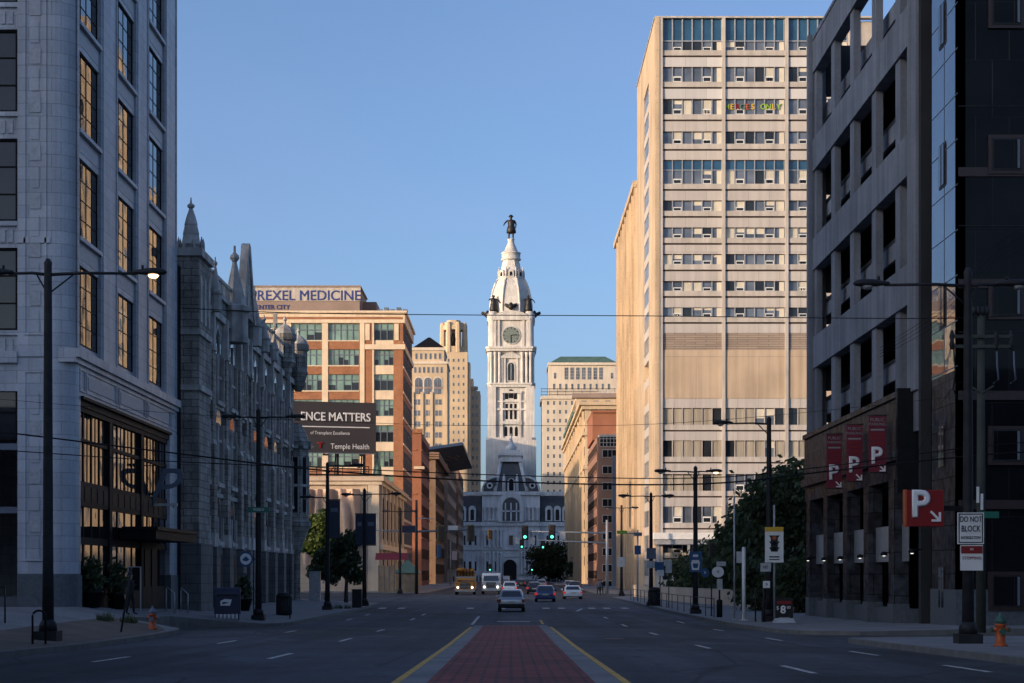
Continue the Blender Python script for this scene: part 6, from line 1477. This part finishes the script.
b.box(x0+.2, x1-.2, d_-.012, d_-.002, Z(557.5, d_), Z(556.2, d_), 'sign_black'); b.box(x0+.2, x1-.2, d_-.012, d_-.002, Z(560, d_), Z(559, d_), 'sign_black'); b.build('symbol', t)
post('pale steel post behind the price board', 774.3, 83.5, 505, 'galv', .05)
plate('road_sign', 'pale regulation sign left of the post by the price board', 760.5, 771, 563, 571.5, 82, 'galv', lines=(('NO', .5, .5, 'sign_black'),))
plate('road_sign', 'small white arrow sign below the pale regulation sign', 763, 770, 581, 588, 82, 'white', lines=(('>', .8, .5, 'sign_black'),))
post('thin pale pole in front of the plaza trees', 734.3, 88, 496, 'galv', .045); post('thick white pole next to the thin pale pole', 743.8, 86, 547, 'white', .095)
t = plate('road_sign', 'pale square sign on the thick white pole', 736.5, 743, 551.5, 563, 86, 'galv')
b = MB(); d_ = 93; xq, zq = X(719.5, d_), gz(X(719.5, d_), d_); t = thing('sign_cluster_post', 'dark post carrying the white oval sign and small white plates', 'post', (xq, d_, zq)); b.tube([(xq, d_, zq), (xq, d_, Z(560, d_))], .05, 'iron', 8); b.lathe([(.16, zq), (.16, zq+.9), (.1, zq+.95)], 'black', (xq, d_), 10); b.build('post_shaft', t)
plate('oval_sign', 'white oval sign with an arrow on the dark post', 712, 724, 566.5, 577.5, 92.9, 'white', shape='round', lines=(('<', .6, .5, 'sign_blue'),))
plate('road_sign', 'small white plate at the top of the dark post', 716.5, 726, 561.5, 566, 92.9, 'galv'); plate('road_sign', 'narrow white plate low on the dark post', 717, 722.5, 579, 590, 92.9, 'galv')
t = plate('road_sign', 'blue rectangular route sign on the second right lamp post', 689.5, 702, 551.5, 572, 101.7, 'sign_blue')
b = MB(); xm, d_ = X(695.5, 101.65), 101.65; b.prism([(xm-.2, Z(570, d_)), (xm+.2, Z(570, d_)), (xm+.26, Z(563, d_)), (xm+.2, Z(560, d_)), (xm-.2, Z(560, d_)), (xm-.26, Z(563, d_))], d_-.0, d_+.02, 'white_text'); b.box(xm-.15, xm+.15, d_, d_+.02, Z(557, d_), Z(554.5, d_), 'white_text'); b.prism([(xm-.12, Z(568, d_)), (xm+.12, Z(568, d_)), (xm+.17, Z(563.5, d_)), (xm-.17, Z(563.5, d_))], d_-.02, d_-.001, 'sign_blue'); b.build('symbol', t)
plate('round_sign', 'round blue arrow sign right of the blue route sign', 701, 709, 568, 577.5, 101.5, 'sign_blue', shape='round', lines=(('>', .6, .5, 'white_text'),))
post('thin dark post between the blue signs', 711.5, 96, 556); post('dark bollard post left of the price board', 763.8, 83, 580, 'iron', .06); post('dark sign post beside the thick white pole', 755.5, 84, 590)
bin_('dark litter bin on the right pavement beside a street lamp', 654.5, 128, 1.35, .42); bin_('dark litter bin at the foot of the dark sign post', 768, 84.6, 1.0, .3)
for p0, p1, y0, y1, d_, k, lab in ((646.5, 656, 548, 559, 127.6, 'lead', 'grey sign high on the lamp post by the dark bin'), (648, 657, 561, 568, 127.6, 'galv', 'pale plate mid height on the lamp post by the dark bin'), (634.5, 641, 545.5, 554.5, 150, 'sign_blue', 'blue rectangular sign on a steel pole left of the dark bin'), (617.5, 625, 557, 567, 184.6, 'galv', 'pale sign on the farthest right street lamp'), (655, 664, 562, 571, 126, 'sign_blue', 'blue sign right of the lamp post by the dark bin'), (665.5, 672, 560, 573, 122, 'galv', 'pale tall sign above the railing'), (657, 664, 570, 576, 125.5, 'white', 'white plate below the blue sign by the dark bin')):
    plate('road_sign', lab, p0, p1, y0, y1, d_, k)
post('steel pole carrying a blue rectangular sign', 637.8, 150.2, 530, 'galv', .07); post('thin post carrying a tall pale sign', 668.8, 122.1, 560); post('thin post carrying a small blue sign', 660, 126.1, 562)
b = MB(); t = plate('lime_sign', 'lime yellow pedestrian sign hung at the end of a steel arm', 617, 627, 530.5, 534, 149.7, 'lime'); b.tube([(X(618, 150), 150, Z(532, 150)), (X(638, 150), 150, Z(534, 150))], .05, 'galv', 6); b.box(X(634, 150), X(642, 150), 149.9, 150.1, Z(536, 150), Z(532.5, 150), 'lead'); b.build('arm', t)

# ------------------------------------------------------------------ traffic signals
def signal(label, px_, py_, d_, h, on=None, back=False, border=False):
    x_, z1 = X(px_, d_), Z(py_, d_); w_ = h*.36; t = thing('traffic_signal', label, 'traffic light', (x_, d_, z1-h), 'traffic lights'); b = MB(); b.box(x_-w_/2, x_+w_/2, d_, d_+.3, z1-h, z1, 'signal'); b.build('housing', t, bevel=.02)
    b = MB(); b.box(x_-w_*.72, x_+w_*.72, d_+.3, d_+.33, z1-h*1.06, z1+h*.06, 'signal_y' if border else 'signal'); b.build('backplate', t)
    for i in range(3):
        zz = z1-h*(i+.5)/3; r_ = h*.115; k_ = 'go' if on == i else 'dead_lens'; b = MB(); b.prism([(x_+r_*math.cos(R(a)), zz+r_*math.sin(R(a))) for a in range(0, 360, 30)], d_-.03, d_-.001, k_); l_ = b.build('lens', t)
        b = MB(); b.tube([(x_+r_*1.15*math.cos(R(a)), d_-.1, zz+r_*1.15*math.sin(R(a))) for a in range(0, 181, 20)], .03, 'signal', 4); b.build('visor', l_)
    return t
SD = 205
signal('large traffic light showing green, left of the two on the right mast arm', 525, 526, SD, 1.55, 2); signal('large traffic light showing green, right of the two on the right mast arm', 552, 525.5, SD, 1.6, 2)
signal('small traffic light showing green below the left large one', 521.8, 540, 300, 1.4, 2); signal('small traffic light showing green below the right large one', 543, 540.5, 300, 1.4, 2)
signal('dark unlit traffic light with yellow border, left of the city hall facade', 441, 526, SD, 1.8, None, border=True); signal('dark unlit traffic light with yellow border in front of the city hall left wing', 470.5, 525.5, SD, 1.8, None, border=True)
signal('far tiny traffic light showing green, left of the white truck', 490, 564.5, 330, 1.2, 2); signal('far tiny traffic light showing green under the avenue tree', 532, 565, 360, 1.2, 2); signal('far small traffic light in front of the city hall columns', 490, 530, 330, 1.7, None, border=True)
t = thing('signal_mast', 'steel signal mast with two arms reaching left over the right side of the street', 'mast', (X(607, SD), SD, rz(SD)+.14)); xm = X(607, SD)
b = MB(); b.lathe([(.2, rz(SD)+.1), (.14, Z(520, SD))], 'galv', (xm, SD), 8); b.build('pole', t)
for (p, ya, yb) in ((519, 531, 533), (538, 540, 543)): b = MB(); b.tube([(xm, SD+.4, Z(yb, SD)), (X(p, SD), SD+.4, Z(ya, SD))], [.13, .06], 'galv', 6); b.build('arm', t)
for p in (514.5, 530, 560.5): b = MB(); b.box(X(p, SD), X(p+5, SD), SD+.3, SD+.34, Z(544 if p < 531 else 540, SD), Z(537 if p < 531 else 531.5, SD), 'galv'); b.build('sign_plate', t)
t = thing('signal_mast', 'steel signal mast with a thick arm on the left side of the street', 'mast', (X(416.5, SD), SD, rz(SD)+.14)); xm = X(416.5, SD)
b = MB(); b.lathe([(.2, rz(SD)+.1), (.14, Z(500, SD))], 'iron', (xm, SD), 8); b.build('pole', t)
b = MB(); b.tube([(X(374, SD), SD+.4, Z(530.5, SD)), (xm, SD+.4, Z(531.5, SD)), (X(472, SD), SD+.4, Z(529.5, SD))], [.07, .15, .09], 'lead', 6); b.build('arm', t)
b = MB(); b.box(X(402, SD), X(415, SD), SD+.2, SD+.28, Z(532.5, SD), Z(525.5, SD), 'navy'); b.box(X(448, SD), X(458, SD), SD+.2, SD+.28, Z(530, SD), Z(525.5, SD), 'galv'); b.build('sign_plate', t)
b = MB(); b.tube([(xm, SD, Z(518, SD)), (X(434, SD), SD, Z(519, SD))], .05, 'galv', 5); b.build('arm', t)
signal('unlit pedestrian traffic light on the right plaza', 712.5, 543, 108, .8, None, border=True)
# flags and vertical signs on the left row
for p0, p1, y0, y1, d_, k, lab in ((413, 416.5, 538, 559, 332, 'sign_yellow', 'bright yellow vertical shop sign on the left row'), (437, 441, 545, 558, 380, 'sign_blue', 'blue flag on the left row'), (452, 457, 551, 560, 360, 'white', 'white flag hanging by the left row'), (432, 436, 545, 560, 400, 'lead', 'grey flag on the left row')):
    hang('street_flag' if 'flag' in lab else 'shop_sign', lab, 'flag' if 'flag' in lab else 'sign', p0, p1, y0, y1, d_, k)
post('tall pale pole with a crosspiece before the crane truck', 450.5, 340, 541, 'galv', .12)
# pedestrians far down the right pavement
for i, (p, d_) in enumerate(((601.5, 190), (598.8, 188))):
    pb, hr = figure('person', None, 'cloth', 'skin', 'lead' if i else 'cloth', 1.72, stride=.15*(1-2*i)); x_, zb = ground(p, d_); pb.location = (x_, d_, zb); pb.rotation_euler = (0, 0, R(20-60*i)); tag(pb, ['person in black walking on the far right pavement, right of two', 'person in grey top walking on the far right pavement, left of two'][i], 'person'); WL[pb.name] = Vector((0, 0, 0)); hr.build('hair', pb)

# ------------------------------------------------------------------ vehicles
def wheel(t, x_, y_, z_, r_, w_):
    M = T(x_, y_, z_) @ Matrix.Rotation(R(90), 4, 'Y'); b = MB(M); b.lathe([(r_*.6, -w_/2), (r_*.95, -w_/2), (r_, -w_*.35), (r_, w_*.35), (r_*.95, w_/2), (r_*.6, w_/2)], 'tyre', (0, 0), 18); wh = b.build('wheel', t)
    b = MB(M); b.lathe([(r_*.6, -w_*.46), (r_*.6, w_*.46)], 'chrome', (0, 0), 14); b.build('rim', wh)
def car(label, x_, y_, paint, L_=4.4, W_=1.78, H_=1.45, hatch=True, lit=True, back=True, bike=False):
    """rear of the car faces the camera at y_; returns its Empty"""
    z0 = rz(y_+2); t = thing('parked_car' if not lit else 'car', label, 'car', (x_, y_, z0)); h = W_/2
    def sec(y, zb, zt, w0, w1): return [(-w0, y, zb), (w0, y, zb), (w0*1.0, y, zb+(zt-zb)*.55), (w1, y, zt), (-w1, y, zt), (-w0*1.0, y, zb+(zt-zb)*.55)]
    def loft(secs, k):
        b = MB(T(x_, y_, z0)); n = 6; vs = [p for s_ in secs for p in s_]; fs = [tuple(range(n)), tuple(range(len(vs)-1, len(vs)-n-1, -1))]
        for i in range(len(secs)-1):
            for j in range(n): fs.append((i*n+j, (i+1)*n+j, (i+1)*n+(j+1) % n, i*n+(j+1) % n))
        b.add(vs, fs, k, True); return b
    belt = H_*.62
    b = loft([sec(0, .42, belt*.86, h*.9, h*.84), sec(.1, .3, belt*.98, h*.97, h*.9), sec(.5, .24, belt, h, h*.93), sec(L_*.5, .22, belt*.99, h, h*.94), sec(L_*.75, .22, belt*.95, h, h*.92), sec(L_*.95, .28, belt*.78, h*.95, h*.85), sec(L_, .36, belt*.65, h*.86, h*.76)], paint); b.build('body', t, bevel=.03)
    rs = .18 if hatch else .75
    b = loft([sec(rs, belt-.02, belt+.02, h*.86, h*.84), sec(rs+.42, belt-.02, H_*.97, h*.88, h*.68), sec(rs+1.1, belt-.02, H_, h*.88, h*.70), sec(L_*.55, belt-.02, H_*.985, h*.88, h*.68), sec(L_*.72, belt-.02, belt+.03, h*.86, h*.82)], paint); cb = b.build('cabin', t, bevel=.02)
    q = MB(T(x_, y_, z0)); f = .1; y0, y1 = rs+.07, rs+.37; za, zb = belt+.09, H_*.92
    q.quad([(-h*.76, y0-.035, za), (h*.76, y0-.035, za), (h*.62, y1-.04, zb), (-h*.62, y1-.04, zb)], 'car_glass'); q.build('rear_window', t)
    for s_ in (-1, 1):
        q = MB(T(x_, y_, z0)); q.quad([(s_*(h*.875), rs+.55, belt+.06), (s_*(h*.875), L_*.66, belt+.06), (s_*(h*.74), L_*.55, H_*.92), (s_*(h*.74), rs+.75, H_*.92)], 'car_glass'); q.build('side_window', t)
        q = MB(T(x_, y_, z0)); q.box(s_*h*.92-.14, s_*h*.92+.05 if s_ > 0 else s_*h*.92+.14, -.015, .18, belt*.68, belt*.9, 'tail' if lit else 'tail_off'); q.build('tail_light', t)
        q = MB(T(x_, y_, z0)); q.box(s_*(h+.08)-.1, s_*(h+.08)+.1, L_*.66, L_*.66+.12, belt+.02, belt+.17, paint); q.build('door_mirror', t)
        for yy in (.78, L_-.85): wheel(t, x_+s_*(h-.11), y_+yy, z0+.32, .32, .22)
    q = MB(T(x_, y_, z0)); q.box(-h*.95, h*.95, -.06, .25, .3, .52, 'iron' if hatch else paint); q.build('bumper', t, bevel=.03)
    q = MB(T(x_, y_, z0)); q.box(-.26, .26, -.075 if not hatch else -.03, -.001, belt*.62 if hatch else belt*.66, belt*.62+.14 if hatch else belt*.66+.14, 'plate'); q.build('number_plate', t)
    q = MB(T(x_, y_, z0)); q.quad([(-h*.68, L_*.565, H_*.93), (h*.68, L_*.565, H_*.93), (h*.8, L_*.715, belt+.08), (-h*.8, L_*.715, belt+.08)], 'car_glass'); q.build('windscreen', t)
    return t
car('silver hatchback stopped in the turn lane, closest car to the camera', .03, 114, 'car_silver', 4.1, 1.78, 1.48, True, False)
car('pale car with red brake lights ahead of the silver hatchback', -.15, 205, 'car_white', 4.4, 1.8, 1.6, True, True)
car('dark blue saloon with red tail lights right of the centre', 3.05, 153, 'car_blue', 4.7, 1.8, 1.46, False, True)
car('white saloon in the right-hand lane', 6.1, 170, 'car_white', 4.8, 1.85, 1.36, False, True)
car('black car with bright red tail lights behind the blue saloon', 2.9, 215, 'car_dark', 4.6, 1.8, 1.5, True, True)
for i, (x_, y_, k, lab) in enumerate(((8.9, 240, 'car_dark', 'dark car parked at the right kerb, nearest of the far row'), (8.9, 262, 'car_silver', 'silver car parked at the right kerb, far down the row'), (5.3, 300, 'car_silver', 'grey car driving away far in the right lanes'), (1.9, 330, 'car_dark', 'tiny dark car far ahead near the centre line'))): car(lab, x_, y_, k, 4.4, 1.8, 1.5, i % 2 == 0, i > 1)
# white truck coming towards the camera
def truck(label, x_, y_, paint, W_, H_, box_h, name='truck'):
    z0 = rz(y_); t = thing(name, label, 'truck', (x_, y_, z0)); h = W_/2; M = T(x_, y_, z0)
    b = MB(M); b.prismz([(-h*.85, 0), (h*.85, 0), (h, .5), (h, 2.2), (-h, 2.2), (-h, .5)], .55, 1.55, paint); b.prismz([(-h*.92, 1.5), (h*.92, 1.5), (h*.92, 3.2), (-h*.92, 3.2)], 1.55, H_, paint, [(-h*.85, 1.85), (h*.85, 1.85), (h*.85, 3.1), (-h*.85, 3.1)]); b.build('cab', t, bevel=.06)
    b = MB(M); b.quad([(-h*.82, 1.47, 1.62), (h*.82, 1.47, 1.62), (h*.76, 1.78, H_-.18), (-h*.76, 1.78, H_-.18)], 'car_glass'); b.build('windscreen', t)
    b = MB(M); b.box(-h*.5, h*.5, -.03, -.001, .75, 1.45, 'iron')
    for i in range(4): b.box(-h*.48, h*.48, -.05, -.031, .82+i*.16, .87+i*.16, 'chrome')
    b.build('grille', t); b = MB(M); b.box(-h, h, -.15, .1, .35, .62, 'chrome'); b.build('bumper', t, bevel=.03)
    for s_ in (-1, 1):
        b = MB(M); b.prism([(s_*h*.7+.12*math.cos(R(a)), .88+.12*math.sin(R(a))) for a in range(0, 360, 30)], -.06, -.0, 'head'); b.build('headlight', t)
        b = MB(M); b.box(s_*(h+.18)-.1, s_*(h+.18)+.1, 1.6, 1.7, 1.6, 2.2, 'iron'); b.build('door_mirror', t)
        for yy in (.9, 5.2): wheel(t, x_+s_*(h-.16), y_+yy, z0+.48, .48, .28)
    return t, M, h
t, M, h = truck('white truck with headlights on coming towards the camera', X(491, 213), 213, 'car_white', 2.35, 2.45, 0)
b = MB(M); b.box(-h, h, 3.3, 8.5, .8, 2.6, 'white'); b.build('cargo_box', t, bevel=.03)
t, M, h = truck('yellow-orange crane truck with headlights on at the left kerb', X(465, 206), 206, 'truck_yellow', 2.45, 2.0, 0)
b = MB(M); b.box(-h, h, 3.3, 9, .8, 1.5, 'truck_yellow'); b.build('deck', t)
b = MB(M); b.box(-.9, 1.1, 3.6, 5.6, 1.5, 2.7, 'truck_yellow'); b.tube([(-.6, 4.2, 2.6), (-.9, 2.2, 3.0), (-.2, 2.0, 3.1)], .2, 'truck_yellow', 6); b.tube([(.7, 4.4, 2.6), (.9, 2.4, 3.0)], .18, 'truck_yellow', 6); b.box(-.8, .9, 3.4, 4.8, 2.7, 3.1, 'truck_yellow')
for i in range(6): b.box(-1.1+i*.38, -1.0+i*.38, 3.3, 3.42, 1.6, 3.05, 'iron')
b.build('crane_boom', t)
b = MB(M); b.box(-h+.05, h-.05, 2.4, 2.6, 2.0, 2.2, 'lamp_off'); b.build('beacon_bar', t)
t, M, h = truck('small grey van in the far oncoming lane right of the white truck', X(503, 240), 240, 'car_silver', 1.9, 2.0, 0, 'van'); b = MB(M); b.box(-h, h, 3.2, 5.5, .6, 2.2, 'car_silver'); b.build('cargo_box', t, bevel=.05)
